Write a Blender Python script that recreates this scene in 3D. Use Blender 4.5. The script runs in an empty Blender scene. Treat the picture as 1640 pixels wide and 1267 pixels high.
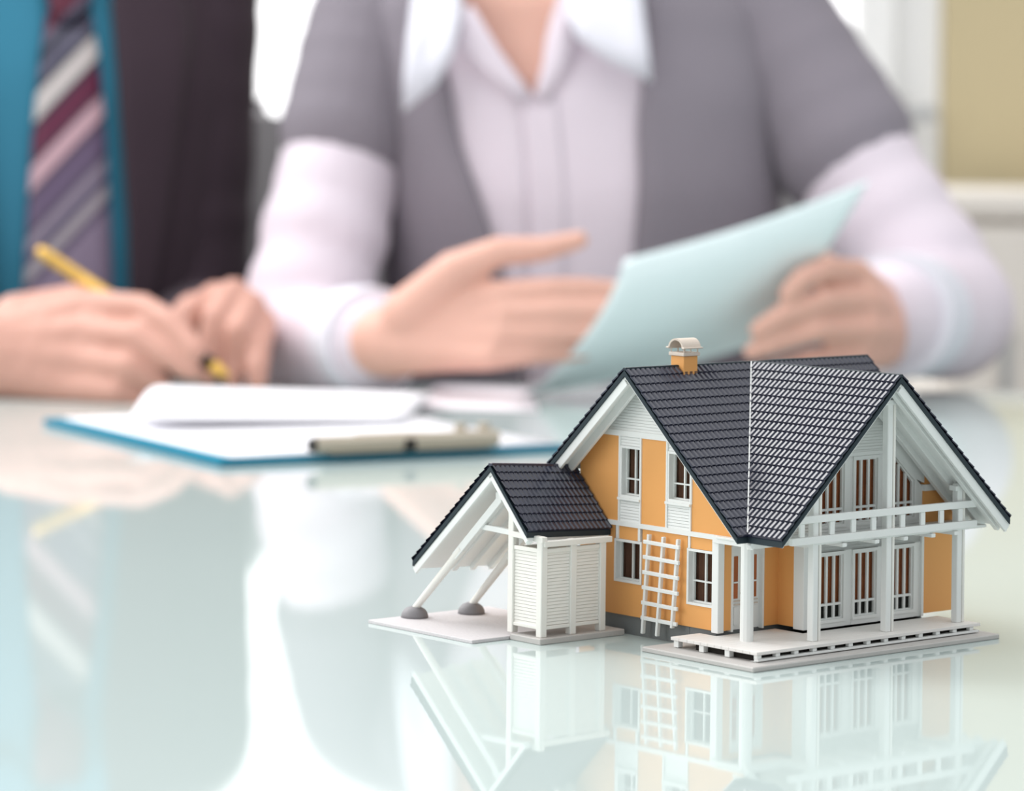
import bpy, bmesh, math, random
from mathutils import Vector, Matrix
random.seed(7)
PI = math.pi
C = bpy.context.scene.collection
SC = bpy.context.scene

# ------------------------------------------------------------------ camera, world, light, exposure
F_PX, YH, CAM_H, ROLL = 5357.87, 182.89, 0.206, 0.01222      # image taken as 1640 x 1267; table top is z = 0
cr, sr = math.cos(ROLL), math.sin(ROLL)
cam = bpy.data.objects.new('camera', bpy.data.cameras.new('camera'))
C.objects.link(cam)
cam.matrix_world = Matrix(((cr, -sr, 0, 0), (0, 0, -1, 0), (sr, cr, 0, CAM_H), (0, 0, 0, 1)))
cam.data.sensor_width = 36.0
cam.data.lens = F_PX / 1640 * 36.0
ppx, ppy = 820 + (633.5 - YH) * sr, 633.5 - (633.5 - YH) * cr
cam.data.shift_x = -(ppx - 820) / 1640
cam.data.shift_y = -(633.5 - ppy) / 1640
cam.data.clip_start = 0.02
cam.data.dof.use_dof = True
cam.data.dof.focus_distance = 1.295
cam.data.dof.aperture_fstop = 9.3
SC.camera = cam
SC.view_settings.view_transform = 'Standard'
SC.view_settings.look = 'None'
SC.view_settings.exposure = 0.19
SC.view_settings.gamma = 1.0
SC.view_settings.use_curve_mapping = False

world = bpy.data.worlds.new('sky')
SC.world = world
world.use_nodes = True
world.node_tree.nodes['Background'].inputs[0].default_value = (0.93, 0.97, 1.0, 1)
world.node_tree.nodes['Background'].inputs[1].default_value = 0.62


def area(name, loc, target, sx, sy, power, col=(1, 1, 1)):
    l = bpy.data.lights.new(name, 'AREA')
    l.shape = 'RECTANGLE'; l.size = sx; l.size_y = sy; l.energy = power; l.color = col
    o = bpy.data.objects.new(name, l); C.objects.link(o)
    o.location = loc
    o.rotation_euler = (Vector(target) - Vector(loc)).to_track_quat('-Z', 'Y').to_euler()
    return o


area('window_daylight', (-2.3, 0.55, 0.95), (0.0, 1.5, 0.0), 2.0, 1.6, 23, (1.0, 0.985, 0.96))
area('rear_window_daylight', (-2.4, 3.7, 2.6), (0.05, 1.35, 0.05), 3.2, 2.4, 175, (1.0, 0.99, 0.98))
area('overhead_fill', (0.1, 1.6, 2.1), (0.1, 1.6, 0.0), 3.2, 2.6, 34, (1.0, 0.99, 0.98))  # added overhead softbox as fill


# ------------------------------------------------------------------ pixel helpers (photo pixel -> real point)
def ray(px, py):
    x, y = px - 820, py - 633.5
    x, y = x * cr + y * sr, -x * sr + y * cr
    return Vector((x / F_PX, 1.0, -(y + 633.5 - YH) / F_PX))


def at(px, py, Y):
    return Vector((0, 0, CAM_H)) + ray(px, py) * Y


def onz(px, py, z):
    r = ray(px, py)
    return Vector((0, 0, CAM_H)) + r * ((z - CAM_H) / r.z)


# ------------------------------------------------------------------ materials
def mat(name, col, rough=0.5, spec=0.5, metal=0.0, bump=0.0, bscale=200.0, vary=0.0, vscale=8.0, sheen=0.0, trans=0.0, sss=0.0):
    m = bpy.data.materials.new(name)
    m.use_nodes = True
    nt = m.node_tree
    b = nt.nodes['Principled BSDF']
    b.inputs['Base Color'].default_value = (*col, 1)
    b.inputs['Roughness'].default_value = rough
    b.inputs['Specular IOR Level'].default_value = spec
    b.inputs['Metallic'].default_value = metal
    if sheen: b.inputs['Sheen Weight'].default_value = sheen
    if trans: b.inputs['Transmission Weight'].default_value = trans
    if sss:
        b.inputs['Subsurface Weight'].default_value = sss
        b.inputs['Subsurface Radius'].default_value = (0.01, 0.004, 0.002)
    tc = nt.nodes.new('ShaderNodeTexCoord')
    if vary:
        n = nt.nodes.new('ShaderNodeTexNoise'); n.inputs['Scale'].default_value = vscale; n.inputs['Detail'].default_value = 3
        nt.links.new(tc.outputs['Object'], n.inputs['Vector'])
        mx = nt.nodes.new('ShaderNodeMix'); mx.data_type = 'RGBA'
        mx.inputs[6].default_value = (*[c * (1 - vary) for c in col], 1)
        mx.inputs[7].default_value = (*[min(1, c * (1 + vary)) for c in col], 1)
        nt.links.new(n.outputs['Fac'], mx.inputs[0])
        nt.links.new(mx.outputs[2], b.inputs['Base Color'])
    if bump:
        n2 = nt.nodes.new('ShaderNodeTexNoise'); n2.inputs['Scale'].default_value = bscale; n2.inputs['Detail'].default_value = 4
        nt.links.new(tc.outputs['Object'], n2.inputs['Vector'])
        bp = nt.nodes.new('ShaderNodeBump'); bp.inputs['Strength'].default_value = bump; bp.inputs['Distance'].default_value = 0.004
        nt.links.new(n2.outputs['Fac'], bp.inputs['Height'])
        nt.links.new(bp.outputs['Normal'], b.inputs['Normal'])
    return m


M = {}
M['orange'] = mat('ochre_plastic', (0.80, 0.385, 0.125), 0.5, 0.3, bump=0.03, bscale=900, vary=0.04, vscale=30)
M['white'] = mat('white_plastic', (0.80, 0.81, 0.79), 0.45, 0.4, bump=0.02, bscale=800, vary=0.02, vscale=40)
M['ivory'] = mat('ivory_plastic', (0.82, 0.80, 0.75), 0.5, 0.35, bump=0.02, bscale=800, vary=0.02, vscale=40)
M['tile'] = mat('slate_plastic', (0.021, 0.024, 0.046), 0.26, 0.62, vary=0.12, vscale=60)
M['tile_edge'] = mat('dark_teal_plastic', (0.018, 0.030, 0.038), 0.5, 0.3, vary=0.1, vscale=60)
M['grey_found'] = mat('grey_foundation_plastic', (0.17, 0.18, 0.18), 0.6, 0.3, bump=0.05, bscale=1200, vary=0.06, vscale=60)
M['slab'] = mat('pale_grey_slab', (0.50, 0.48, 0.46), 0.6, 0.3, bump=0.05, bscale=900, vary=0.06, vscale=80)
M['dome'] = mat('mid_grey_dome', (0.24, 0.23, 0.24), 0.55, 0.35, vary=0.05, vscale=90)
M['deck'] = mat('deck_plastic', (0.80, 0.77, 0.74), 0.5, 0.3, bump=0.03, bscale=700, vary=0.03, vscale=50)
M['dark_fill'] = mat('dark_gap', (0.025, 0.022, 0.02), 0.8, 0.1, vary=0.1)  # near-black: painted shade in the deck gaps, also the dark pane strips
M['beige_cap'] = mat('beige_cap', (0.66, 0.57, 0.49), 0.5, 0.3, vary=0.04, vscale=60)
M['curtain'] = mat('brown_curtain', (0.42, 0.135, 0.055), 0.8, 0.1, vary=0.35, vscale=140)
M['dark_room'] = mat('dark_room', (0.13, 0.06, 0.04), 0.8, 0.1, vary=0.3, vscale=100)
M['table_glass'] = mat('pale_green_glass', (0.53, 0.615, 0.60), 0.035, 0.4, vary=0.01, vscale=3)
M['steel'] = mat('brushed_steel', (0.6, 0.6, 0.6), 0.3, 0.5, 1.0, vary=0.03)
M['clip_metal'] = mat('warm_clip_metal', (0.46, 0.40, 0.32), 0.45, 0.5, 0.2, vary=0.05, vscale=40)
M['blue'] = mat('blue_board', (0.0, 0.215, 0.33), 0.5, 0.2, vary=0.06, vscale=20)
M['paper'] = mat('white_paper', (0.88, 0.87, 0.91), 0.75, 0.2, bump=0.02, bscale=500, vary=0.01)
M['paper_pink'] = mat('rosy_paper', (0.86, 0.80, 0.84), 0.75, 0.2, bump=0.02, bscale=500, vary=0.02)
M['paper_teal'] = mat('pale_teal_paper', (0.74, 0.84, 0.855), 0.6, 0.25, bump=0.01, bscale=300, vary=0.02)
M['gold'] = mat('gold_metal', (0.66, 0.40, 0.085), 0.35, 0.5, 0.5, vary=0.04, vscale=60)
M['black'] = mat('black_rubber', (0.02, 0.018, 0.016), 0.5, 0.3, vary=0.1)
M['skin_w'] = mat('skin_warm', (0.70, 0.405, 0.325), 0.5, 0.3, bump=0.05, bscale=120, vary=0.10, vscale=22, sss=0.08)
M['skin_m'] = mat('skin_ruddy', (0.60, 0.325, 0.26), 0.5, 0.3, bump=0.06, bscale=120, vary=0.12, vscale=24, sss=0.08)
M['vest'] = mat('grey_knit', (0.255, 0.228, 0.262), 0.9, 0.1, bump=0.25, bscale=700, vary=0.07, vscale=9, sheen=0.1)
M['blouse'] = mat('pale_pink_cotton', (0.75, 0.665, 0.735), 0.8, 0.15, bump=0.3, bscale=26, vary=0.04, vscale=12)
M['collar'] = mat('white_collar_cotton', (0.76, 0.75, 0.82), 0.8, 0.15, bump=0.05, bscale=60, vary=0.01)
M['jacket'] = mat('charcoal_wool', (0.058, 0.040, 0.052), 0.9, 0.12, bump=0.15, bscale=300, vary=0.10, vscale=7, sheen=0.08)
M['blue_shirt'] = mat('teal_blue_cotton', (0.05, 0.235, 0.355), 0.75, 0.15, bump=0.2, bscale=30, vary=0.08, vscale=10)
M['trouser'] = mat('dark_trouser_wool', (0.03, 0.027, 0.03), 0.9, 0.1, vary=0.1)
M['hair_w'] = mat('brown_hair', (0.10, 0.05, 0.025), 0.5, 0.4, bump=0.4, bscale=160, vary=0.3, vscale=60)
M['hair_m'] = mat('dark_hair', (0.03, 0.022, 0.018), 0.5, 0.4, bump=0.4, bscale=160, vary=0.3, vscale=60)
M['eye'] = mat('eye_white', (0.75, 0.74, 0.72), 0.2, 0.5, vary=0.02)
M['lip'] = mat('lip_rose', (0.55, 0.2, 0.17), 0.4, 0.4, vary=0.05)
M['chair'] = mat('light_grey_chair', (0.40, 0.39, 0.40), 0.6, 0.3, bump=0.05, bscale=200, vary=0.03)
M['wall'] = mat('white_wall_paint', (0.80, 0.80, 0.79), 0.8, 0.2, bump=0.03, bscale=120, vary=0.02)
M['beige_wall'] = mat('beige_wall_paint', (0.56, 0.475, 0.30), 0.8, 0.2, bump=0.03, bscale=120, vary=0.02)
M['pvc'] = mat('white_window_frame', (0.88, 0.88, 0.875), 0.4, 0.4, vary=0.01)
M['cream'] = mat('cream_lacquer', (0.80, 0.75, 0.69), 0.5, 0.3, vary=0.02)
M['tan'] = mat('tan_plinth', (0.60, 0.50, 0.30), 0.6, 0.3, vary=0.05)
M['floor'] = mat('grey_floor', (0.45, 0.44, 0.42), 0.5, 0.4, bump=0.03, bscale=60, vary=0.06, vscale=3)


def emit(name, col, s):
    m = bpy.data.materials.new(name); m.use_nodes = True
    nt = m.node_tree; nt.nodes.clear()
    e = nt.nodes.new('ShaderNodeEmission'); o = nt.nodes.new('ShaderNodeOutputMaterial')
    e.inputs[0].default_value = (*col, 1); e.inputs[1].default_value = s
    nt.links.new(e.outputs[0], o.inputs[0])
    return m


M['lit_window'] = emit('lit_frosted_window', (1.0, 0.995, 1.0), 1.9)


def glass_mat():
    m = bpy.data.materials.new('clear_pane'); m.use_nodes = True
    nt = m.node_tree; nt.nodes.clear()
    o = nt.nodes.new('ShaderNodeOutputMaterial'); mx = nt.nodes.new('ShaderNodeMixShader')
    t = nt.nodes.new('ShaderNodeBsdfTransparent'); g = nt.nodes.new('ShaderNodeBsdfGlossy'); fr = nt.nodes.new('ShaderNodeFresnel')
    t.inputs[0].default_value = (0.93, 0.95, 0.94, 1); g.inputs['Roughness'].default_value = 0.05
    fr.inputs[0].default_value = 1.06
    nt.links.new(fr.outputs[0], mx.inputs[0]); nt.links.new(t.outputs[0], mx.inputs[1]); nt.links.new(g.outputs[0], mx.inputs[2])
    nt.links.new(mx.outputs[0], o.inputs[0])
    return m


M['pane'] = glass_mat()


def cobble_mat():
    m = mat('cobbled_plastic', (0.60, 0.57, 0.58), 0.55, 0.3)
    nt = m.node_tree; b = nt.nodes['Principled BSDF']
    tc = nt.nodes.new('ShaderNodeTexCoord'); v = nt.nodes.new('ShaderNodeTexVoronoi'); v.inputs['Scale'].default_value = 560
    v.inputs['Randomness'].default_value = 0.25
    nt.links.new(tc.outputs['Object'], v.inputs['Vector'])
    bp = nt.nodes.new('ShaderNodeBump'); bp.invert = True; bp.inputs['Strength'].default_value = 0.45; bp.inputs['Distance'].default_value = 0.0006
    nt.links.new(v.outputs['Distance'], bp.inputs['Height']); nt.links.new(bp.outputs['Normal'], b.inputs['Normal'])
    return m


M['cobble'] = cobble_mat()


def tie_mat():
    m = mat('striped_tie_silk', (0.1, 0.08, 0.12), 0.5, 0.4)
    nt = m.node_tree; b = nt.nodes['Principled BSDF']
    tc = nt.nodes.new('ShaderNodeTexCoord')
    mp = nt.nodes.new('ShaderNodeVectorMath'); mp.operation = 'DOT_PRODUCT'
    nt.links.new(tc.outputs['Object'], mp.inputs[0])
    k = 0.2                                             # stripes climb to the right
    mp.inputs[1].default_value = (-1.12, 0, 1.0)
    rg = nt.nodes.new('ShaderNodeMapRange'); rg.clamp = False
    nt.links.new(mp.outputs['Value'], rg.inputs['Value'])
    rg.inputs['From Min'].default_value = TIE_T0; rg.inputs['From Max'].default_value = TIE_T1
    cpr = nt.nodes.new('ShaderNodeValToRGB'); cpr.color_ramp.interpolation = 'CONSTANT'
    nt.links.new(rg.outputs['Result'], cpr.inputs[0])
    st = [(0.0, (.30, .24, .34)), (.07, (.14, .11, .18)), (.11, (.42, .38, .42)), (.17, (.12, .10, .17)), (.22, (.33, .28, .36)), (.27, (.10, .08, .13)),
          (.30, (.16, .115, .20)), (.40, (.09, .06, .10)), (.43, (.62, .40, .46)), (.52, (.06, .035, .06)), (.545, (.135, .022, .06)),
          (.645, (.035, .03, .05)), (.675, (.60, .55, .54)), (.775, (.03, .032, .055)), (.82, (.13, .12, .18)), (.865, (.025, .025, .045)), (.92, (.11, .10, .15)), (.96, (.115, .018, .04))]
    els = cpr.color_ramp.elements
    els[0].position, els[0].color = st[0][0], (*st[0][1], 1)
    els[1].position, els[1].color = st[1][0], (*st[1][1], 1)
    for p, c in st[2:]:
        e = els.new(p); e.color = (*c, 1)
    nt.links.new(cpr.outputs[0], b.inputs['Base Color'])
    return m


# ------------------------------------------------------------------ object helpers
def link(name, me, m=None, parent=None, smooth=False):
    o = bpy.data.objects.new(name, me)
    C.objects.link(o)
    if m is not None: me.materials.append(m)
    if parent is not None: o.parent = parent
    if smooth:
        for p in me.polygons: p.use_smooth = True
    return o


def obj(name, bm, m, parent=None, smooth=False, bevel=0.0, seg=1):
    bmesh.ops.remove_doubles(bm, verts=bm.verts, dist=1e-7)
    bmesh.ops.recalc_face_normals(bm, faces=bm.faces)
    if bevel:
        es = [e for e in bm.edges if len(e.link_faces) == 2 and e.calc_face_angle(0) > 0.6]
        bmesh.ops.bevel(bm, geom=es, offset=bevel, segments=seg, affect='EDGES', clamp_overlap=True)
    me = bpy.data.meshes.new(name)
    bm.to_mesh(me); bm.free()
    return link(name, me, m, parent, smooth)


def thing(name, label, cat, loc=(0, 0, 0), rotz=0, group=None):
    o = bpy.data.objects.new(name, None); C.objects.link(o)
    o.empty_display_size = 0.05
    o.location = loc; o.rotation_euler = (0, 0, rotz)
    return tag(o, label, cat, group)


def tag(o, label, cat, group=None):
    o['label'] = label; o['category'] = cat
    if group: o['group'] = group
    return o


def struct(o):
    o['kind'] = 'structure'
    return o


def add_box(bm, x0, x1, y0, y1, z0, z1):
    vs = [bm.verts.new((x, y, z)) for z in (z0, z1) for y in (y0, y1) for x in (x0, x1)]
    for f in ((0, 1, 3, 2), (4, 6, 7, 5), (0, 4, 5, 1), (2, 3, 7, 6), (0, 2, 6, 4), (1, 5, 7, 3)):
        bm.faces.new([vs[i] for i in f])


def box(name, x0, x1, y0, y1, z0, z1, m, parent=None, bevel=0.0, seg=1):
    bm = bmesh.new(); add_box(bm, min(x0, x1), max(x0, x1), min(y0, y1), max(y0, y1), min(z0, z1), max(z0, z1))
    return obj(name, bm, m, parent, bevel=bevel, seg=seg)


def add_prism(bm, pts, ext):
    """closed prism: polygon pts (Vectors) pushed along ext"""
    a = [bm.verts.new(p) for p in pts]; b = [bm.verts.new(Vector(p) + Vector(ext)) for p in pts]
    n = len(pts)
    bm.faces.new(a); bm.faces.new(b[::-1])
    for i in range(n):
        bm.faces.new((a[i], a[(i + 1) % n], b[(i + 1) % n], b[i]))


def add_bar(bm, p, q, w, h, up=(0, 0, 1)):
    p, q = Vector(p), Vector(q)
    d = (q - p).normalized(); upv = Vector(up)
    if abs(d.dot(upv)) > 0.95: upv = Vector((0, 1, 0))
    s = d.cross(upv).normalized(); t = s.cross(d).normalized()
    r = [s * w / 2 + t * h / 2, -s * w / 2 + t * h / 2, -s * w / 2 - t * h / 2, s * w / 2 - t * h / 2]
    add_prism(bm, [p + x for x in r], q - p)


def add_tube(bm, pts, radii, n=14, caps=True):
    rings = []
    pts = [Vector(p) for p in pts]
    prev = None
    for i, p in enumerate(pts):
        d = (pts[min(i + 1, len(pts) - 1)] - pts[max(i - 1, 0)]).normalized()
        if prev is None:
            u = d.orthogonal().normalized()
        else:
            u = (prev - d * prev.dot(d)).normalized()
        prev = u
        v = d.cross(u)
        rings.append([bm.verts.new(p + (u * math.cos(2 * PI * k / n) + v * math.sin(2 * PI * k / n)) * radii[i]) for k in range(n)])
    for a, b in zip(rings, rings[1:]):
        for k in range(n):
            bm.faces.new((a[k], a[(k + 1) % n], b[(k + 1) % n], b[k]))
    if caps:
        bm.faces.new(rings[0][::-1]); bm.faces.new(rings[-1])


# ------------------------------------------------------------------ setting
TABLE_FAR = 2.545
FLOOR_Z = -0.745
struct(box('floor', -4.0, 4.0, -2.0, 4.75, FLOOR_Z - 0.05, FLOOR_Z, M['floor']))
WY = 4.4
kx = lambda px, Y=WY: at(px, 300, Y).x
kz = lambda py, Y=WY: at(1500, py, Y).z
XF1 = kx(1502); XF0 = kx(1374)
WIN_L = -2.2
WIN_B, WIN_T = -0.02, 1.55
# white back wall round the window, beige wall to the right of it
bm = bmesh.new()
add_box(bm, -4.0, WIN_L, WY, WY + 0.15, FLOOR_Z, 3.2)
add_box(bm, WIN_L, XF1, WY, WY + 0.15, FLOOR_Z, WIN_B)
add_box(bm, WIN_L, XF1, WY, WY + 0.15, WIN_T, 3.2)
struct(obj('wall_back', bm, M['wall']))
struct(box('wall_right', XF1, 4.0, WY - 0.04, WY + 0.15, FLOOR_Z, 3.2, M['beige_wall']))
w = struct(thing('window_1', 'bright frosted window with white frame and handle behind the two people', 'window', (0, 0, 0)))
del w['label'], w['category']
bm = bmesh.new()
add_box(bm, XF0 + 0.045, XF1, WY - 0.03, WY + 0.10, WIN_B, WIN_T)
add_box(bm, WIN_L, WIN_L + 0.06, WY - 0.03, WY + 0.10, WIN_B, WIN_T)
add_box(bm, WIN_L + 0.06, XF0 + 0.045, WY - 0.03, WY + 0.10, WIN_B, WIN_B + 0.06)
add_box(bm, WIN_L + 0.06, XF0 + 0.045, WY - 0.03, WY + 0.10, WIN_T - 0.06, WIN_T)
obj('window_frame', bm, M['pvc'], w, bevel=0.004)
bm = bmesh.new()
add_box(bm, XF0 - 0.012, XF0 + 0.043, WY - 0.05, WY + 0.06, WIN_B + 0.062, WIN_T - 0.062)
add_box(bm, WIN_L + 0.062, WIN_L + 0.115, WY - 0.05, WY + 0.06, WIN_B + 0.062, WIN_T - 0.062)
add_box(bm, WIN_L + 0.117, XF0 - 0.014, WY - 0.05, WY + 0.06, WIN_B + 0.062, WIN_B + 0.115)
add_box(bm, WIN_L + 0.117, XF0 - 0.014, WY - 0.05, WY + 0.06, WIN_T - 0.115, WIN_T - 0.062)
obj('window_sash', bm, M['pvc'], w, bevel=0.004)
box('window_pane', WIN_L + 0.11, XF0 - 0.008, WY + 0.01, WY + 0.02, WIN_B + 0.11, WIN_T - 0.11, M['lit_window'], w)
hx, hz = at(1425, 190, WY).x, at(1425, 190, WY).z
bm = bmesh.new()
add_box(bm, hx - 0.012, hx + 0.012, WY - 0.062, WY - 0.045, hz - 0.03, hz + 0.03)
add_bar(bm, (hx, WY - 0.062, hz), (hx, WY - 0.085, hz), 0.014, 0.014)
add_bar(bm, (hx - 0.006, WY - 0.088, hz), (hx + 0.05, WY - 0.088, hz + 0.008), 0.014, 0.018)
obj('window_handle', bm, M['steel'], w, bevel=0.002)
struct(box('window_sill', WIN_L - 0.03, XF1 - 0.005, WY - 0.13, WY - 0.052, WIN_B - 0.025, WIN_B, M['pvc'], w, bevel=0.004))

# cream sideboard in front of the beige wall
SBY = 3.9
sbz = at(1600, 308, SBY).z; sbx = at(1512, 400, SBY).x
sb = thing('sideboard', 'long cream sideboard standing against the beige wall', 'sideboard', (sbx + 0.8, SBY + 0.2, FLOOR_Z))
H_ = sbz - FLOOR_Z
box('body', -0.8, 0.8, -0.19, 0.19, 0.26, H_ - 0.03, M['cream'], sb, bevel=0.003)
box('top', -0.80, 0.80, -0.211, 0.19, H_ - 0.03, H_, M['cream'], sb, bevel=0.004)
box('plinth', -0.78, 0.78, -0.17, 0.17, 0.0, 0.26, M['tan'], sb, bevel=0.003)
for k in range(3):
    x0 = -0.79 + k * 0.53
    d = box('door', x0, x0 + 0.52, -0.21, -0.192, 0.28, H_ - 0.04, M['cream'], sb, bevel=0.003)
    bm = bmesh.new(); add_bar(bm, (x0 + 0.06, -0.225, 0.6), (x0 + 0.06, -0.225, 0.72), 0.012, 0.012)
    add_bar(bm, (x0 + 0.06, -0.208, 0.61), (x0 + 0.06, -0.225, 0.61), 0.008, 0.008); add_bar(bm, (x0 + 0.06, -0.208, 0.71), (x0 + 0.06, -0.225, 0.71), 0.008, 0.008)
    obj('handle', bm, M['steel'], d)

# glossy table
tb = thing('table', 'long table with a glossy pale green glass top under the model house', 'table', (0.1, 1.45, FLOOR_Z))
box('tabletop', -1.5, 1.3, -1.2, TABLE_FAR - 1.45, -FLOOR_Z - 0.012, -FLOOR_Z, M['table_glass'], tb, bevel=0.0015, seg=2)
bm = bmesh.new()
for y in (-1.1, TABLE_FAR - 1.45 - 0.14): add_box(bm, -1.4, 1.2, y, y + 0.04, -FLOOR_Z - 0.062, -FLOOR_Z - 0.0125)
for x in (-1.4, 1.16): add_box(bm, x, x + 0.04, -1.06, TABLE_FAR - 1.45 - 0.14, -FLOOR_Z - 0.062, -FLOOR_Z - 0.0125)
obj('apron', bm, M['steel'], tb)
for x in (-1.4, 1.15):
    for y in (-1.1, TABLE_FAR - 1.45 - 0.15):
        box('leg', x, x + 0.05, y, y + 0.05, 0, -FLOOR_Z - 0.063, M['steel'], tb, bevel=0.003)

# ------------------------------------------------------------------ model house; local frame: x = v, y = -u
ANG, HX, HY = 0.86328, 0.09705, 1.35895
house = thing('model_house', 'white and ochre model house with dark tiled roofs and carport on the glass table', 'model house', (HX, HY, 0), -ANG)
RH, RK, RW, UA, VB, VFAR, UR = 0.1063, 0.9204, 0.06436, 0.0699, 0.0829, -0.0449, 0.068


def L(u, v, z): return Vector((v, -u, z))


def hbox(name, u0, u1, v0, v1, z0, z1, m, parent=house, bevel=0.0002):
    return box(name, v0, v1, -u0, -u1, z0, z1, m, parent, bevel=bevel)


def hbar(name, p, q, w, h, m, parent=house, bevel=0.00015, up=(0, 0, 1)):
    bm = bmesh.new(); add_bar(bm, L(*p), L(*q), w, h, up)
    return obj(name, bm, m, parent, bevel=bevel)


def htube(name, p, q, r0, r1, m, parent=house, n=16):
    bm = bmesh.new(); add_tube(bm, [L(*p), L(*q)], [r0, r1], n)
    return obj(name, bm, m, parent, smooth=False)


def clip(poly, fn):
    """keep the part of a 2-D polygon where fn(p) >= 0 (fn linear)"""
    out = []
    for i, p in enumerate(poly):
        q = poly[(i + 1) % len(poly)]; a, b = fn(p), fn(q)
        if a >= 0: out.append(p)
        if (a >= 0) != (b >= 0):
            t = a / (a - b); out.append((p[0] + (q[0] - p[0]) * t, p[1] + (q[1] - p[1]) * t))
    return out


UNDER = 0.0040


def roofclip(poly):
    for sg in (1, -1):
        poly = clip(poly, lambda p: RH - UNDER - RK * sg * p[0] - p[1])
    return poly


def A3(a, d, z): return L(0.058 + d, a, z)          # gable wall with the trellis
def B3(a, d, z): return L(a, 0.0565 + d, z)         # balcony wall
def P3(a, d, z): return L(a, 0.0422 + d, z)         # porch wall with the front door
def U3(a, d, z): return L(0.0255 + d, a, z)         # porch side wall


def wallpoly(name, W, poly, d0, d1, m, parent=house):
    if len(poly) < 3: return None
    bm = bmesh.new()
    add_prism(bm, [W(a, d0, z) for a, z in poly], W(0, d1, 0) - W(0, d0, 0))
    return obj(name, bm, m, parent)


def wrect(name, W, a0, a1, z0, z1, m, d0=-0.002, d1=0.0, parent=house, rc=False):
    poly = [(a0, z0), (a1, z0), (a1, z1), (a0, z1)]
    if rc: poly = roofclip(poly)
    return wallpoly(name, W, poly, d0, d1, m, parent)


def siding(name, W, polys, m, dz=0.00118, d0=-0.0005, d1=0.0001, parent=house, rc=False, backing=True):
    """horizontal clapboards, each board a bevelled strip with a recessed joint"""
    bm = bmesh.new()
    for poly in polys:
        if rc: poly = roofclip(poly)
        if len(poly) < 3: continue
        zlo, zhi = min(p[1] for p in poly), max(p[1] for p in poly)
        if backing: add_prism(bm, [W(a, d0 - 0.0006, z) for a, z in poly], W(0, d0, 0) - W(0, d0 - 0.0006, 0))
        k = 0
        while zlo + k * dz < zhi - 1e-5:
            z0, z1 = zlo + k * dz, min(zhi, zlo + k * dz + dz * 0.88)
            s = clip(clip(poly, lambda p: p[1] - z0), lambda p: z1 - p[1])
            if len(s) >= 3:
                n = len(s)
                fr = [bm.verts.new(W(a, d1 - 0.00022 * (z - z0) / dz, z)) for a, z in s]
                bk = [bm.verts.new(W(a, d0, z)) for a, z in s]
                bm.faces.new(fr); bm.faces.new(bk[::-1])
                for i in range(n): bm.faces.new((fr[i], fr[(i + 1) % n], bk[(i + 1) % n], bk[i]))
            k += 1
    return obj(name, bm, m, parent)


def add_wbox(bm, W, a0, a1, d0, d1, z0, z1):
    add_prism(bm, [W(a0, d0, z0), W(a1, d0, z0), W(a1, d0, z1), W(a0, d0, z1)], W(0, d1, 0) - W(0, d0, 0))


def window(name, W, a0, a1, z0, z1, cols, hbars, rim=0.0011, mun=0.0007, depth=0.0030, curtain='dark_room', parent=house, top=None):
    """opening a0..a1 x z0..z1: frame ring (outer lip and reveal), muntins, pane, curtain behind. top: z at a1 when the head slopes"""
    if a0 > a1: a0, a1 = a1, a0
    zt = (lambda a: z1) if top is None else (lambda a: top[0] + (top[1] - top[0]) * (a - a0) / (a1 - a0))
    bm = bmesh.new()

    def ring(o, i, d0, d1):
        oo = [(a0 - o, z0 - o), (a1 + o, z0 - o), (a1 + o, zt(a1) + o), (a0 - o, zt(a0) + o)]
        ii = [(a0 + i, z0 + i), (a1 - i, z0 + i), (a1 - i, zt(a1) - i), (a0 + i, zt(a0) - i)]
        for k in range(4):
            q = [oo[k], oo[(k + 1) % 4], ii[(k + 1) % 4], ii[k]]
            add_prism(bm, [W(a, d0, z) for a, z in q], W(0, d1, 0) - W(0, d0, 0))
    ring(rim, 0.0, -depth - 0.0008, 0.0004)
    ring(0.0, rim * 0.45, -depth - 0.0008, -depth + 0.0004)
    fr = obj('frame' if parent is not house else name, bm, M['white'], parent)
    i = rim * 0.45
    for k in range(1, cols):
        a = a0 + (a1 - a0) * k / cols
        b2 = bmesh.new(); add_wbox(b2, W, a - mun / 2, a + mun / 2, -depth - 0.0006, -depth + 0.0003, z0 + i, zt(a) - i)
        obj('muntin', b2, M['white'], fr)
    for z in hbars:
        b2 = bmesh.new(); add_wbox(b2, W, a0 + i, a1 - i, -depth - 0.0005, -depth + 0.0004, z - mun * 0.42, z + mun * 0.42)
        obj('muntin', b2, M['white'], fr)
    q = [(a0, z0), (a1, z0), (a1, zt(a1)), (a0, zt(a0))]
    wallpoly('pane', W, q, -depth - 0.00055, -depth - 0.00035, M['pane'], fr)
    # pleated curtain
    b3 = bmesh.new(); n = 24
    zc0 = z0 - 0.001 if curtain == 'dark_room' else z0 + (z1 - z0) * 0.02
    row = []
    for k in range(n + 1):
        a = a0 - 0.001 + (a1 - a0 + 0.002) * k / n
        d = -depth - 0.0015 + 0.0004 * math.sin(k * 1.9)
        row.append((b3.verts.new(W(a, d, zc0)), b3.verts.new(W(a, d, max(zt(a0), zt(a1)) + 0.0005)), b3.verts.new(W(a, d - 0.0003, zc0)), b3.verts.new(W(a, d - 0.0003, max(zt(a0), zt(a1)) + 0.0005))))
    for p, r in zip(row, row[1:]):
        b3.faces.new((p[0], r[0], r[1], p[1])); b3.faces.new((p[2], p[3], r[3], r[2]))
        b3.faces.new((p[0], p[2], r[2], r[0])); b3.faces.new((p[1], r[1], r[3], p[3]))
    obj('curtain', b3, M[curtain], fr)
    return fr


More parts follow.
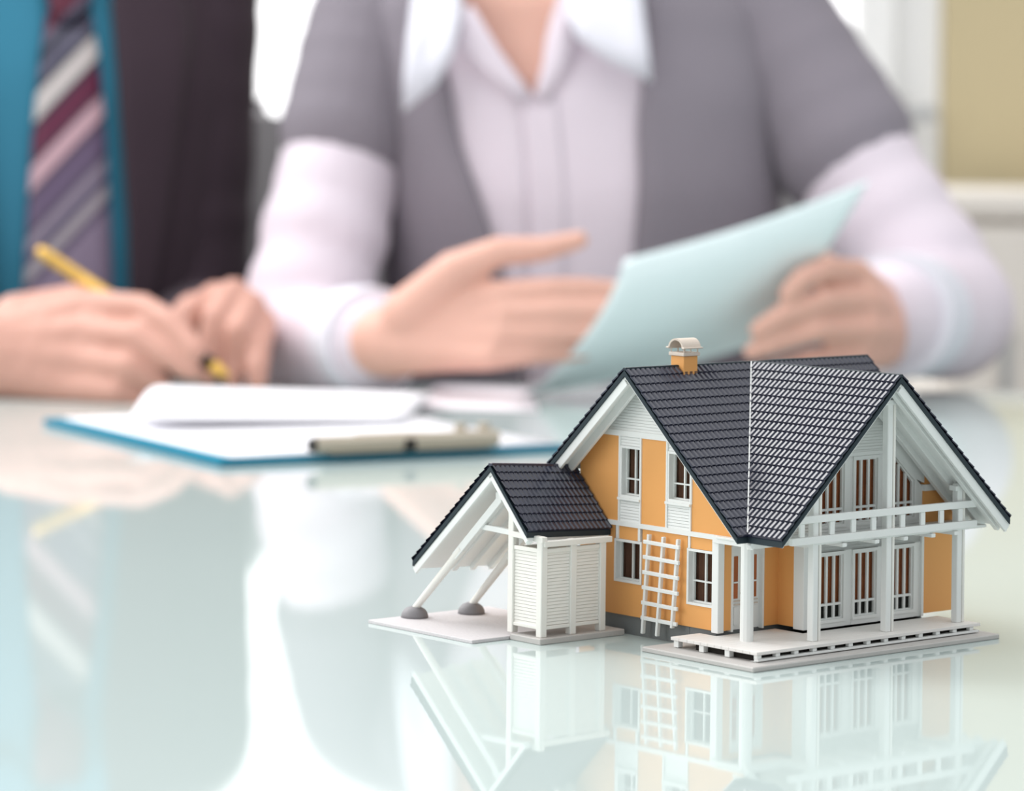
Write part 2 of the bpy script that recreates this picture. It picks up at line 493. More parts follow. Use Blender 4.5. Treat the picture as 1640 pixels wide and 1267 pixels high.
# base, foundation
hbox('base_slab', 0.0827, -0.0545, 0.0257, 0.0868, 0.0, 0.0020, M['slab'], bevel=0.0004)
hbox('carport_slab', 0.1235, 0.0600, -0.0925, -0.0270, 0.0, 0.0014, M['cobble'], bevel=0.0002)
hbox('shed_slab', 0.1045, 0.0600, -0.0268, -0.0085, 0.0, 0.0024, M['slab'], bevel=0.0003)
bm = bmesh.new()
add_box(bm, -0.0375, 0.0256, -0.0572, 0.0590, 0.0, 0.0074)
add_box(bm, 0.0258, 0.0405, -0.0572, 0.0590, 0.0021, 0.0074)
obj('foundation', bm, M['grey_found'], house)

# ---- gable wall with trellis (A3): a = v
ZL0, ZL1, ZB = 0.0075, 0.0428, 0.0447
OR = 'wall_panel'
wrect(OR, A3, -0.0380, -0.0173, ZL0, ZL1, M['orange'])
wrect(OR, A3, -0.0147, -0.0033, 0.0376, ZL1, M['orange'])
wrect(OR, A3, -0.0173, -0.0011, ZL0, 0.0204, M['orange'])
wrect(OR, A3, -0.0011, 0.0247, ZL0, ZL1, M['orange'])
wrect(OR, A3, 0.0266, 0.0391, 0.0381, ZL1, M['orange'])
wrect(OR, A3, 0.0247, 0.0391, ZL0, 0.0161, M['orange'])
for a0, a1, z0, z1 in ((-0.0162, -0.0147, 0.0376, ZL1), (-0.0033, -0.0020, 0.0376, ZL1), (0.0255, 0.0266, 0.0381, ZL1)):
    wrect('trim_strip', A3, a0, a1, z0, z1, M['white'], -0.002, 0.0005)
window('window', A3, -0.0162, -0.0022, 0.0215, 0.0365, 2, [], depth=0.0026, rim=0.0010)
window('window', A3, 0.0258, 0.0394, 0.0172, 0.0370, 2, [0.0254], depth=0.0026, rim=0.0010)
hbox('corner_post', 0.0587, 0.0553, 0.0391, 0.0428, 0.0068, 0.0446, M['white'])
wrect('trim_band', A3, -0.0385, 0.0600, ZL1, ZB, M['white'], -0.002, 0.0008)
# upper storey
wallpoly(OR, A3, roofclip([(-0.0385, ZB), (-0.0151, ZB), (-0.0151, 0.0792), (-0.0385, 0.0792)]), -0.002, 0.0, M['orange'])
wallpoly(OR, A3, roofclip([(-0.0019, ZB), (0.0125, ZB), (0.0125, 0.0785), (-0.0019, 0.0785)]), -0.002, 0.0, M['orange'])
wallpoly(OR, A3, roofclip([(0.0269, ZB), (0.0600, ZB), (0.0600, 0.0785), (0.0269, 0.0785)]), -0.002, 0.0, M['orange'])
for a0, a1, g0, g1, zb, zt in ((-0.0151, -0.0019, -0.0134, -0.0030, 0.0552, 0.0738), (0.0125, 0.0269, 0.0141, 0.0262, 0.0561, 0.0738)):
    siding('siding_panel', A3, [[(a0 + 0.0008, ZB), (a1 - 0.0008, ZB), (a1 - 0.0008, zb - 0.0011), (a0 + 0.0008, zb - 0.0011)]], M['white'], rc=True)
    siding('siding_panel', A3, [[(a0 + 0.0008, zt + 0.0011), (a1 - 0.0008, zt + 0.0011), (a1 - 0.0008, 0.0785), (a0 + 0.0008, 0.0785)]], M['white'], rc=True)
    for a in (a0, a1 - 0.0008): wrect('trim_strip', A3, a, a + 0.0008, ZB, 0.0785, M['white'], -0.002, 0.0006, rc=True)
    window('window', A3, g0, g1, zb, zt, 2, [zb + (zt - zb) * 0.34], depth=0.0026, rim=0.0010)
    wrect('window_ledge', A3, a0 + 0.0002, a1 - 0.0002, zb - 0.0020, zb - 0.0010, M['white'], -0.001, 0.0013)
wallpoly('trim_band', A3, roofclip([(-0.05, 0.0785), (0.05, 0.0785), (0.05, 0.0808), (-0.05, 0.0808)]), -0.002, 0.0008, M['white'])
siding('gable_siding', A3, [[(-0.05, 0.0808), (0.05, 0.0808), (0.05, 0.11), (-0.05, 0.11)]], M['white'], rc=True)

# ---- porch wall with the front door (P3): a = u
wrect(OR, P3, 0.0512, 0.0553, ZL0, ZL1, M['orange'])
wrect(OR, P3, 0.0250, 0.0335, ZL0, ZL1, M['orange'])
wrect(OR, P3, 0.0335, 0.0512, 0.0400, ZL1, M['orange'])
door = wrect('front_door', P3, 0.0345, 0.0502, 0.0072, 0.0390, M['white'], -0.0026, -0.0014)
bm = bmesh.new()
for a0, a1, z0, z1 in ((0.0502, 0.0512, 0.0068, 0.0400), (0.0335, 0.0345, 0.0068, 0.0400), (0.0345, 0.0502, 0.0390, 0.0400)): add_wbox(bm, P3, a0, a1, -0.0026, 0.0004, z0, z1)
obj('door_frame', bm, M['white'], door)
for a0, a1 in ((0.0463, 0.0487), (0.0362, 0.0386)):
    wrect('door_pane', P3, a0, a1, 0.0192, 0.0356, M['curtain'], -0.0014, -0.0012, door)
    wrect('door_muntin', P3, a0, a1, 0.0252, 0.0258, M['white'], -0.0014, -0.0008, door)
    wrect('door_panel', P3, a0, a1, 0.0090, 0.0160, M['white'], -0.0014, -0.0008, door)
for z in (0.0168, 0.0182):
    wrect('door_rail', P3, 0.0355, 0.0495, z - 0.0002, z + 0.0003, M['beige_cap'], -0.0014, -0.0010, door)
bm = bmesh.new(); add_bar(bm, P3(0.0445, -0.0014, 0.0212), P3(0.0445, 0.0002, 0.0212), 0.0008, 0.0008); add_bar(bm, P3(0.0445, 0.0002, 0.0212), P3(0.0420, 0.0002, 0.0212), 0.0007, 0.0007)
obj('door_handle', bm, M['clip_metal'], door)
# ---- porch side wall (U3): a = v
wrect(OR, U3, 0.0400, 0.0512, ZL0, ZL1, M['orange'])
hbox('corner_post', 0.0262, 0.0205, 0.0512, 0.0569, 0.0068, 0.0446, M['white'])
hbox('porch_ceiling', 0.0605, 0.0265, 0.0430, 0.0600, 0.0436, 0.0446, M['white'])

# ---- balcony wall (B3): a = u
wrect(OR, B3, -0.0594, -0.0421, ZL0, ZL1, M['orange'])
wrect('trim_strip', B3, -0.0421, -0.0409, 0.0066, ZL1, M['white'], -0.002, 0.0006)
GL = ((0.0165, 0.0039), (-0.0025, -0.0150), (-0.0240, -0.0364))
bm = bmesh.new()
for a0, a1 in ((0.0205, 0.0176), (0.0028, -0.0014), (-0.0161, -0.0229), (-0.0375, -0.0409)): add_wbox(bm, B3, a1, a0, -0.0035, -0.0005, 0.0066, 0.0378)
obj('door_post', bm, M['white'], house)
for a0, a1 in GL:
    wn = window('french_door', B3, a0, a1, 0.0098, 0.0350, 3, [0.0156], depth=0.0010, rim=0.0012, mun=0.0011, curtain='curtain')
    b2 = bmesh.new(); add_wbox(b2, B3, a1 - 0.0012, a0 + 0.0012, -0.0026, -0.0002, 0.0066, 0.0086); obj('bottom_rail', b2, M['white'], wn)
    b2 = bmesh.new(); add_wbox(b2, B3, a1 + 0.0006, a0 - 0.0006, -0.0020, -0.0018, 0.0100, 0.0150); obj('dark_strip', b2, M['dark_fill'], wn)  # thin dark strip behind the lower panes, in front of the curtain
siding('siding_panel', B3, [[(-0.0409, 0.0363), (0.0205, 0.0363), (0.0205, ZL1), (-0.0409, ZL1)]], M['white'], d1=-0.0006)
# upper storey
hbox('balcony_floor', 0.0400, -0.0590, 0.0545, 0.0752, 0.0428, 0.0440, M['white'])
gl2 = ((0.0165, 0.0039), (-0.0025, -0.0150))
for a0, a1 in gl2:
    wn = window('balcony_door', B3, a0, a1, 0.0468, 0.0717, 3, [0.0527], depth=0.0010, rim=0.0012, mun=0.0011, curtain='curtain')
    b2 = bmesh.new(); add_wbox(b2, B3, a1 - 0.0012, a0 + 0.0012, -0.0026, -0.0002, 0.0441, 0.0456); obj('bottom_rail', b2, M['white'], wn)
wn = window('balcony_door', B3, -0.0364, -0.0240, 0.0468, 0.0717, 3, [0.0527], depth=0.0010, rim=0.0012, mun=0.0011, curtain='curtain', top=(0.0612, 0.0725))
b2 = bmesh.new(); add_wbox(b2, B3, -0.0376, -0.0228, -0.0026, -0.0002, 0.0441, 0.0456); obj('bottom_rail', b2, M['white'], wn)
bm = bmesh.new()
for a0, a1 in ((0.0215, 0.0178), (0.0027, -0.0013), (-0.0162, -0.0228)): add_wbox(bm, B3, a1, a0, -0.0035, -0.0005, 0.0441, 0.0730)
obj('door_post', bm, M['white'], house)
wallpoly('door_post', B3, [(-0.0418, 0.0441), (-0.0376, 0.0441), (-0.0376, 0.0622), (-0.0418, 0.0585)], -0.0035, -0.0005, M['white'])
bm = bmesh.new()      # sloping white board over the slanted door
add_prism(bm, [B3(a, 0.0, z) for a, z in ((-0.0424, 0.0600), (-0.0385, 0.0615), (-0.0228, 0.0738), (-0.0190, 0.0738), (-0.0190, 0.0846), (-0.0424, 0.0630))], B3(0, -0.003, 0) - B3(0, 0, 0))
obj('sloped_board', bm, M['white'], house)
siding('gable_siding', B3, [clip([(-0.0190, 0.0730), (0.05, 0.0730), (0.05, 0.11), (-0.0190, 0.11)], lambda p: 1)], M['white'], rc=True)
siding('gable_siding', B3, [[(-0.0190, 0.0803), (-0.0190, 0.11), (-0.026, 0.0765), (-0.026, 0.0745)]], M['white'], rc=True)
wrect('trim_band', B3, -0.0190, 0.0300, 0.0730, 0.0745, M['white'], -0.003, 0.0003, rc=True)
siding('siding_panel', B3, [[(0.0215, 0.0441), (0.0480, 0.0441), (0.0480, 0.0730), (0.0215, 0.0730)]], M['ivory'], rc=True)
wrect(OR, B3, -0.0594, -0.0418, 0.0440, 0.0568, M['orange'])
wrect(OR, B3, -0.0594, -0.0424, 0.0593, 0.0720, M['orange'], rc=True)
wrect('balcony_beam', B3, -0.0600, -0.0416, 0.0568, 0.0593, M['white'], -0.002, 0.0012)
# ---- plain back and far side walls and the upper storey's hidden sides
hbox('rear_wall', 0.0560, -0.0594, -0.0385, -0.0365, 0.0075, 0.0600, M['orange'])
wallpoly('side_wall', lambda a, d, z: L(-0.0594 + d, a, z), roofclip([(-0.0385, 0.0075), (0.0545, 0.0075), (0.0545, 0.11), (-0.0385, 0.11)]), 0.0, 0.002, M['orange'])
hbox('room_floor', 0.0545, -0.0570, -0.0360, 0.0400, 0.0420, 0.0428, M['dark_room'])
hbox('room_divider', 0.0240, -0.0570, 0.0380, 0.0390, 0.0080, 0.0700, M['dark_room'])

# ---- columns, balcony rail, deck
CV = 0.0735


def column(u, v, ztop, w=0.0048, z0=0.006):
    c = hbox('porch_column', u - 0.0008, u + 0.0021, v - 0.0016, v + 0.0016, z0, ztop, M['white'], bevel=0.0003)
    hbox('column_board', u - 0.0024, u - 0.0011, v - 0.0016, v + 0.0016, z0, ztop - 0.0006, M['ivory'], c)
    return c


htube('porch_column', (0.0580, 0.0580, 0.0060), (0.0580, 0.0580, 0.0432), 0.0026, 0.0025, M['white'], n=12)
column(0.0375, CV, 0.0665)
column(-0.0032, CV, 0.0965)
column(-0.0440, CV, 0.0612)
hbar('porch_beam', (0.0580, 0.0405, 0.0431), (0.0580, 0.0610, 0.0431), 0.0038, 0.0026, M['white'])
hbar('porch_beam', (0.0600, 0.0590, 0.0425), (0.0360, 0.0590, 0.0425), 0.0030, 0.0026, M['white'])
hbar('porch_beam', (0.0375, 0.0560, 0.0425), (0.0375, CV, 0.0425), 0.0030, 0.0022, M['white'])
rail = hbar('balcony_rail', (0.0490, CV + 0.0021, 0.0530), (-0.0515, CV + 0.0021, 0.0530), 0.0016, 0.0028, M['white'])
hbar('bottom_rail', (0.0525, CV + 0.0021, 0.0450), (-0.0520, CV + 0.0021, 0.0450), 0.0018, 0.0028, M['white'], rail)
for u in (0.0466, 0.0303, 0.0185, 0.0072, -0.0092, -0.0207, -0.0316, -0.0426):
    hbox('baluster', u - 0.0013, u + 0.0013, CV + 0.0014, CV + 0.0026, 0.0464, 0.0516, M['white'], rail)
for u in (0.0236, 0.0055, -0.0108, -0.0266, -0.0400):
    hbox('joist', u - 0.0012, u + 0.0012, 0.0570, CV + 0.0028, 0.0412, 0.0427, M['white'])
for u, z in ((-0.0032, 0.0955), (0.0375, 0.0655), (-0.0440, 0.0595)):       # short brackets on the column heads
    hbar('column_bracket', (u + 0.0036, CV, z), (u - 0.0040, CV, z), 0.0036, 0.0020, M['white'])
# deck of planks on blocks
n = 6; v0, v1 = 0.0575, 0.0805
for k in range(n):
    a, b = v0 + (v1 - v0) * k / n, v0 + (v1 - v0) * (k + 1) / n - 0.00012
    hbox('deck_plank', 0.0746, -0.0500, a, b, 0.0048, 0.0060, M['deck'], bevel=0.00008)
for k in range(4):
    a, b = 0.0425 + 0.0150 * k / 4, 0.0425 + 0.0150 * (k + 1) / 4 - 0.00012
    hbox('deck_plank', 0.0746, 0.0270, a, b, 0.0048, 0.0060, M['deck'], bevel=0.00008)
for k in range(2):
    a, b = 0.0334 + 0.0091 * k / 2, 0.0334 + 0.0091 * (k + 1) / 2 - 0.00012
    hbox('deck_plank', 0.0746, 0.0592, a, b, 0.0048, 0.0060, M['deck'], bevel=0.00008)
hbox('deck_gap_fill', 0.0715, -0.0480, 0.0440, 0.0775, 0.0021, 0.0047, M['dark_fill'])  # dark filler, shade between the deck blocks put into its colour
for k in range(13):
    u = 0.0730 - k * 0.00985
    hbox('deck_block', u - 0.0011, u + 0.0011, 0.0782, 0.0802, 0.0034, 0.0047, M['white'], bevel=0.0001)
hbox('deck_edge', 0.0738, -0.0495, 0.0780, 0.0803, 0.0024, 0.0033, M['white'], bevel=0.0001)
for v in (0.0360, 0.0500, 0.0640):
    hbox('deck_block', 0.0742, 0.0718, v - 0.0013, v + 0.0013, 0.0022, 0.0047, M['white'], bevel=0.0001)
hbox('deck_block', 0.0742, 0.0715, 0.0764, 0.0796, 0.0014 + 0.0008, 0.0023, M['white'], bevel=0.0001)

# ---- trellis leaning on the gable wall
tr = hbar('trellis', (0.0612, 0.0032, 0.0022), (0.0600, 0.0050, 0.0413), 0.0017, 0.0012, M['white'], up=(1, 0, 0))
hbar('trellis_upright', (0.0612, 0.0115, 0.0022), (0.0600, 0.0133, 0.0412), 0.0017, 0.0012, M['white'], tr, up=(1, 0, 0))
hbar('trellis_upright', (0.0612, 0.0200, 0.0064), (0.0600, 0.0217, 0.0411), 0.0017, 0.0012, M['white'], tr, up=(1, 0, 0))
for k in range(6):
    t = k / 5; z = 0.0384 + (0.0084 - 0.0384) * t; v0 = 0.0031 - 0.0010 * t
    hbar('trellis_rung', (0.0611, v0, z), (0.0611, v0 + 0.0205, z - 0.0003), 0.0011, 0.0015, M['white'], tr)

# ---- roofs
def tiles(parent, pos, nrm, ar, D, nc, period, amp=0.00062, lip=0.00065):
    """one mesh per course of tiles: pos(a, d) on the slope, ar(d) the span along the eave"""
    nrm = Vector(nrm).normalized()
    for j in range(nc):
        d0, d1 = D * j / nc, D * (j + 1) / nc
        r0, r1 = ar(d0), ar(d1)
        lo, hi = min(r0[0], r1[0]), max(r0[1], r1[1])
        if hi - lo < 0.001: continue
        lo = math.floor(lo / period) * period; n = 4 * int(math.ceil((hi - lo) / period))
        bm = bmesh.new(); rows = [[], [], []]
        for k in range(n + 1):
            a = lo + (k // 4 + (0.0, 0.46, 0.64, 0.82)[k % 4]) * period
            wv = amp * (1.0, 1.0, 0.1, 0.1)[k % 4]
            for i, (d, h, r) in enumerate(((d0, 0.0001, r0), (d1, lip, r1), (d1, -0.0005, r1))):
                aa = min(max(a, r[0]), r[1])
                rows[i].append(bm.verts.new(pos(aa, d) + nrm * (h + (wv if i < 2 else 0))))
        for i in range(2):
            for k in range(n):
                try: bm.faces.new((rows[i][k], rows[i][k + 1], rows[i + 1][k + 1], rows[i + 1][k]))
                except ValueError: pass
        bmesh.ops.dissolve_degenerate(bm, dist=1e-6, edges=bm.edges)
        obj('tile_course', bm, M['tile'], parent)


def slab_poly(name, pts, t0, t1, m, parent):
    bm = bmesh.new(); add_prism(bm, [p + Vector((0, 0, t0)) for p in pts], (0, 0, t1 - t0))
    return obj(name, bm, m, parent)


def zr(d): return RH - RK * d
S1 = slab_poly('roof_slope', [L(0, 0, zr(0)), L(UA, 0, zr(0)), L(UA, RW, zr(RW)), L(RW, RW, zr(RW))], -0.0026, -0.0004, M['tile_edge'], house)
S2 = slab_poly('roof_slope', [L(0, 0, zr(0)), L(RW, RW, zr(RW)), L(RW, VB, zr(RW)), L(0, VB, zr(0))], -0.0026, -0.0004, M['tile_edge'], house)
S3 = slab_poly('roof_slope', [L(0, 0, zr(0)), L(0, VB, zr(0)), L(-RW, VB, zr(RW)), L(-RW, RW, zr(RW))], -0.0026, -0.0004, M['tile_edge'], house)
S4 = slab_poly('roof_slope', [L(0, 0, zr(0)), L(-RW, RW, zr(RW)), L(-UR, RW, zr(RW)), L(-UR, 0, zr(0))], -0.0026, -0.0004, M['tile_edge'], house)
S5 = slab_poly('roof_slope', [L(UA, 0, zr(0)), L(-UR, 0, zr(0)), L(-UR, VFAR, zr(-VFAR)), L(UA, VFAR, zr(-VFAR))], -0.0026, -0.0004, M['tile_edge'], house)
nz = 1 / RK
tiles(S1, lambda a, d: L(a, d, zr(d)), L(0, 1, nz), lambda d: (d, UA), RW, 20, 0.00262)
tiles(S2, lambda a, d: L(d, a, zr(d)), L(1, 0, nz), lambda d: (d, VB), RW, 20, 0.00262, 0.0008)
tiles(S3, lambda a, d: L(-d, a, zr(d)), L(-1, 0, nz), lambda d: (d, VB), RW, 20, 0.00262)
tiles(S4, lambda a, d: L(-a, d, zr(d)), L(0, 1, nz), lambda d: (d, UR), RW, 20, 0.00262)
tiles(S5, lambda a, d: L(a, -d, zr(d)), L(0, -1, nz), lambda d: (-UR, UA), -VFAR, 14, 0.00262)
hbar('valley_strip', (0.001, 0.001, RH + 0.0004), (RW, RW, zr(RW) + 0.0013), 0.0006, 0.0008, M['white'])
hbar('ridge_cap', (UA, 0, RH + 0.0001), (-UR, 0, RH + 0.0001), 0.0018, 0.0012, M['tile_edge'])
hbar('ridge_cap', (0, 0.001, RH + 0.0001), (0, VB, RH + 0.0001), 0.0018, 0.0012, M['tile_edge'])


def slopebar(name, p, q, w, h, drop, parent=house, m='white'):
    bm = bmesh.new(); add_bar(bm, L(*p) - Vector((0, 0, drop)), L(*q) - Vector((0, 0, drop)), w, h)
    return obj(name, bm, M[m], parent, bevel=0.00015)


def soff(pts, lo=-0.0042):
    return slab_poly('soffit', pts, lo, -0.0027, M['white'], house)


e = 0.0008
soff([L(0.0585, 0, zr(0)), L(UA - e, 0, zr(0)), L(UA - e, VFAR + e, zr(-VFAR - e)), L(0.0585, VFAR + e, zr(-VFAR - e))])
soff([L(0.0585, 0, zr(0)), L(UA - e, 0, zr(0)), L(UA - e, RW - e, zr(RW - e)), L(0.0585, RW - e, zr(RW - e))], -0.0034)
soff([L(0, 0.0567, zr(0)), L(0, VB - e, zr(0)), L(-RW + e, VB - e, zr(RW - e)), L(-RW + e, 0.0567, zr(RW - e))])
soff([L(0, 0.0567, zr(0)), L(0, VB - e, zr(0)), L(RW - e, VB - e, zr(RW - e)), L(RW - e, 0.0567, zr(RW - e))], -0.0034)
# bargeboards and rafters under the overhangs
for sgn, end in ((1, RW), (-1, -VFAR)):
    slopebar('bargeboard', (UA - 0.0013, 0, zr(0)), (UA - 0.0013, sgn * (end - 0.0006), zr(end - 0.0006)), 0.0014, 0.0034 if sgn < 0 else 0.0009, 0.0048 if sgn < 0 else 0.0031)
    if sgn < 0: slopebar('rafter', (0.0625, 0, zr(0)), (0.0625, sgn * (end - 0.0012), zr(end - 0.0012)), 0.0016, 0.0034, 0.0062)
for sgn in (1, -1):
    slopebar('bargeboard', (0, VB - 0.0013, zr(0)), (sgn * (RW - 0.0006), VB - 0.0013, zr(RW - 0.0006)), 0.0014, 0.0036 if sgn < 0 else 0.0009, 0.0049 if sgn < 0 else 0.0031)
    for v in (0.0775, 0.0690, 0.0610) if sgn < 0 else (0.0640,):
        slopebar('rafter', (0, v, zr(0)), (sgn * (RW - 0.0012), v, zr(RW - 0.0012)), 0.0024, 0.0026, 0.0056)

# ---- chimney
ch = hbox('chimney', 0.0413, 0.0337, -0.0038, 0.0038, 0.1000, 0.1106, M['orange'])
hbox('cap_plate', 0.0420, 0.0330, -0.0045, 0.0045, 0.1106, 0.1120, M['beige_cap'], ch)
for du in (-1, 0, 1):
    for dv in (-1, 1):
        hbox('cap_post', 0.0375 + du * 0.0037 - 0.0003, 0.0375 + du * 0.0037 + 0.0003, dv * 0.0037 - 0.0003, dv * 0.0037 + 0.0003, 0.1120, 0.1139, M['beige_cap'], ch)
bm = bmesh.new(); n = 14; ro, ri = 0.0044, 0.0036
rows = []
for u in (0.0424, 0.0326):
    rows.append(([bm.verts.new(L(u, ro * math.cos(PI * k / n), 0.1134 + ro * 0.95 * math.sin(PI * k / n))) for k in range(n + 1)],
                 [bm.verts.new(L(u, ri * math.cos(PI * k / n), 0.1134 + ri * 0.95 * math.sin(PI * k / n))) for k in range(n + 1)]))
for k in range(n):
    bm.faces.new((rows[0][0][k], rows[0][0][k + 1], rows[1][0][k + 1], rows[1][0][k]))
    bm.faces.new((rows[0][1][k], rows[1][1][k], rows[1][1][k + 1], rows[0][1][k + 1]))
    for r in rows: bm.faces.new((r[0][k], r[1][k], r[1][k + 1], r[0][k + 1]))
for k in (0, n): bm.faces.new((rows[0][0][k], rows[1][0][k], rows[1][1][k], rows[0][1][k]))
obj('barrel_cap', bm, M['beige_cap'], ch, smooth=False)
for sg in (1, -1): hbox('cap_lip', 0.0428, 0.0322, sg * 0.0037, sg * 0.0054, 0.1135, 0.1141, M['beige_cap'], ch)

# ---- carport roof (slightly skewed quads, as it sits in the photo)
a0 = (0.1068, -0.0372, 0.0677); a1 = (0.0590, -0.0412, 0.0642)
n0 = (0.1068, -0.0146, 0.0437); n1 = (0.0590, -0.0187, 0.0410)
f0 = (0.1068, -0.0852, 0.0249); f1 = (0.0590, -0.0890, 0.0222)


def bil(p00, p10, p01, p11):
    P = [Vector(x) for x in (p00, p10, p01, p11)]
    return lambda s, t: (P[0] * (1 - s) + P[1] * s) * (1 - t) + (P[2] * (1 - s) + P[3] * s) * t


for (e0, e1, nc) in ((n0, n1, 8), (f0, f1, 16)):
    q = bil(a0, a1, e0, e1)
    Ld, Dd = 0.048, 1.0
    S = slab_poly('carport_roof_slope', [L(*a0), L(*a1), L(*e1), L(*e0)], -0.0024, -0.0004, M['tile_edge'], house)
    nn = (L(*a1) - L(*a0)).cross(L(*e0) - L(*a0)); nn = nn if nn.z > 0 else -nn
    tiles(S, lambda a, d: L(*q(a / Ld, d)), nn, lambda d: (0, Ld), 1.0, nc, 0.00262)
    slab_poly('soffit', [L(*q(0.015, 0.0)), L(*q(0.985, 0.0)), L(*q(0.985, 0.985)), L(*q(0.015, 0.985))], -0.0040, -0.0025, M['white'], house)
    for s in (0.46, 0.68, 0.9) if nc == 16 else (0.05, 0.5):
        p0, p1 = q(s, 0.02), q(s, 0.975)
        slopebar('rafter', p0, p1, 0.0026, 0.0020, 0.0051)
hbar('ridge_cap', (a0[0], a0[1], a0[2] + 0.0002), (a1[0], a1[1], a1[2] + 0.0002), 0.0022, 0.0012, M['tile'])
q = bil(a0, a1, f0, f1)
slopebar('bargeboard', q(0.02, 0.01), q(0.02, 0.985), 0.0012, 0.0026, 0.0048)
q = bil(a0, a1, n0, n1)
slopebar('bargeboard', q(0.02, 0.01), q(0.02, 0.985), 0.0012, 0.0020, 0.0044)
# slanted posts on domes
for (u, v, ut, vt, zt) in ((0.1040, -0.0868, 0.1000, -0.0375, 0.0540), (0.0785, -0.0815, 0.0750, -0.0375, 0.0500)):
    bm = bmesh.new()
    rings = []
    for k in range(7):
        ph = k / 6 * PI / 2
        rr, zz = 0.0056 * math.cos(ph) ** 0.8 if k < 6 else 0.0, 0.0014 + 0.0046 * math.sin(ph)
        if k == 6: rings.append([bm.verts.new(L(u, v, zz))])
        else: rings.append([bm.verts.new(L(u + rr * math.cos(2 * PI * i / 20), v + rr * math.sin(2 * PI * i / 20), zz)) for i in range(20)])
    for r0, r1 in zip(rings, rings[1:]):
        for i in range(20):
            if len(r1) == 1: bm.faces.new((r0[i], r0[(i + 1) % 20], r1[0]))
            else: bm.faces.new((r0[i], r0[(i + 1) % 20], r1[(i + 1) % 20], r1[i]))
    bm.faces.new(rings[0][::-1])
    obj('post_footing', bm, M['dome'], house, smooth=True)
    htube('slanted_post', (u, v + 0.0004, 0.0052), (u * 0.45 + ut * 0.55, v * 0.45 + vt * 0.55, 0.0052 * 0.45 + zt * 0.55), 0.0014, 0.0018, M['ivory'])
    hbar('slanted_beam', (u * 0.52 + ut * 0.48, v * 0.52 + vt * 0.48, 0.0052 * 0.52 + zt * 0.48), (ut, vt, zt), 0.0030, 0.0030, M['white'])
    hbar('ridge_block', (ut, vt - 0.0022, zt + 0.0010), (ut, vt + 0.0085, zt + 0.0010), 0.0034, 0.0030, M['white'])
    hbar('tie_beam', (ut, vt - 0.0120, 0.0418), (ut, -0.0290, 0.0412), 0.0022, 0.0022, M['white'])
# shed under the near slope
SU, SV = 0.1010, -0.0120
PW = 0.0032


def post(u, v, z1): return hbox('shed_post', u - PW / 2, u + PW / 2, v - PW / 2, v + PW / 2, 0.0024, z1, M['ivory'], bevel=0.0003)


post(SU, SV, 0.0402); post(SU, -0.0292, 0.0520); post(0.0857, SV, 0.0398); post(0.0702, SV, 0.0394); post(0.0702, -0.0292, 0.045)
hbar('shed_rail', (SU + 0.0006, SV + 0.0008, 0.0388), (0.0662, SV + 0.0008, 0.0384), 0.0030, 0.0022, M['ivory'])
hbar('shed_rail', (SU + 0.0004, -0.0292, 0.0412), (SU + 0.0004, SV + 0.002, 0.0405), 0.0026, 0.0022, M['ivory'])
SW = lambda a, d, z: L(SU + 0.0006 + d, a, z)
VW = lambda a, d, z: L(a, SV + 0.0006 + d, z)
siding('shed_panel', SW, [[(-0.0276, 0.0066), (SV - 0.0016, 0.0066), (SV - 0.0016, 0.0352), (-0.0276, 0.0352)]], M['ivory'], dz=0.0013, d0=-0.0004)
siding('shed_panel', VW, [[(0.0873, 0.0070), (SU - 0.0016, 0.0070), (SU - 0.0016, 0.0352), (0.0873, 0.0352)]], M['ivory'], dz=0.0013, d0=-0.0004)
siding('shed_panel', VW, [[(0.0718, 0.0070), (0.0841, 0.0070), (0.0841, 0.0352), (0.0718, 0.0352)]], M['ivory'], dz=0.0013, d0=-0.0004)
for z0, z1 in ((0.0352, 0.0368), (0.0054, 0.0068)):
    hbox('shed_rail', SU + 0.0012, SU - 0.0006, -0.0276, SV - 0.0016, z0, z1, M['ivory'])
    hbox('shed_rail', SU - 0.0016, 0.0718, SV - 0.0006, SV + 0.0012, z0, z1, M['ivory'])
hbox('shed_panel', 0.0996, 0.0718, -0.0300, -0.0284, 0.0060, 0.0360, M['ivory'])

# ------------------------------------------------------------------ clipboard, papers, pen, held sheet
c0, c1 = onz(352, 738, 0.004), onz(912, 714, 0.004)
ex = (c1 - c0).normalized(); ey = Vector((-ex.y, ex.x, 0)).normalized()
BW, BL_ = (c1 - c0).length, 0.285
cb = thing('clipboard', 'blue clipboard with a metal clip lying on the glass table', 'clipboard', (c0.x, c0.y, 0), math.atan2(ex.y, ex.x))
box('board', 0, BW, 0, BL_, 0.0003, 0.0042, M['blue'], cb, bevel=0.0012, seg=2)
q0 = cb.matrix_basis.inverted() @ onz(494, 724, 0.006); q1 = cb.matrix_basis.inverted() @ onz(806, 716, 0.006)
ca, cbx, cy = q0.x, q1.x, 0.5 * (q0.y + q1.y)
clipo = box('clip_plate', ca + 0.008, cbx - 0.004, cy - 0.004, cy + 0.028, 0.0055, 0.0068, M['clip_metal'], cb, bevel=0.0004)
bm = bmesh.new(); add_tube(bm, [(ca, cy, 0.0108), (cbx, cy, 0.0108)], [0.0050, 0.0050], 18); obj('clip_jaw', bm, M['clip_metal'], clipo, smooth=False)
bm = bmesh.new(); add_tube(bm, [(ca + 0.030, cy + 0.012, 0.0108), (cbx - 0.030, cy + 0.012, 0.0108)], [0.0036, 0.0036], 16); obj('clip_spring', bm, M['steel'], clipo)
bm = bmesh.new()
add_prism(bm, [(ca + 0.035, cy + 0.010, 0.0135), (cbx - 0.035, cy + 0.010, 0.0135), (cbx - 0.042, cy + 0.034, 0.0120), (ca + 0.042, cy + 0.034, 0.0120)], (0, 0, 0.0012))
obj('clip_lever', bm, M['clip_metal'], clipo, bevel=0.0004)
cm = 0.5 * (ca + cbx)
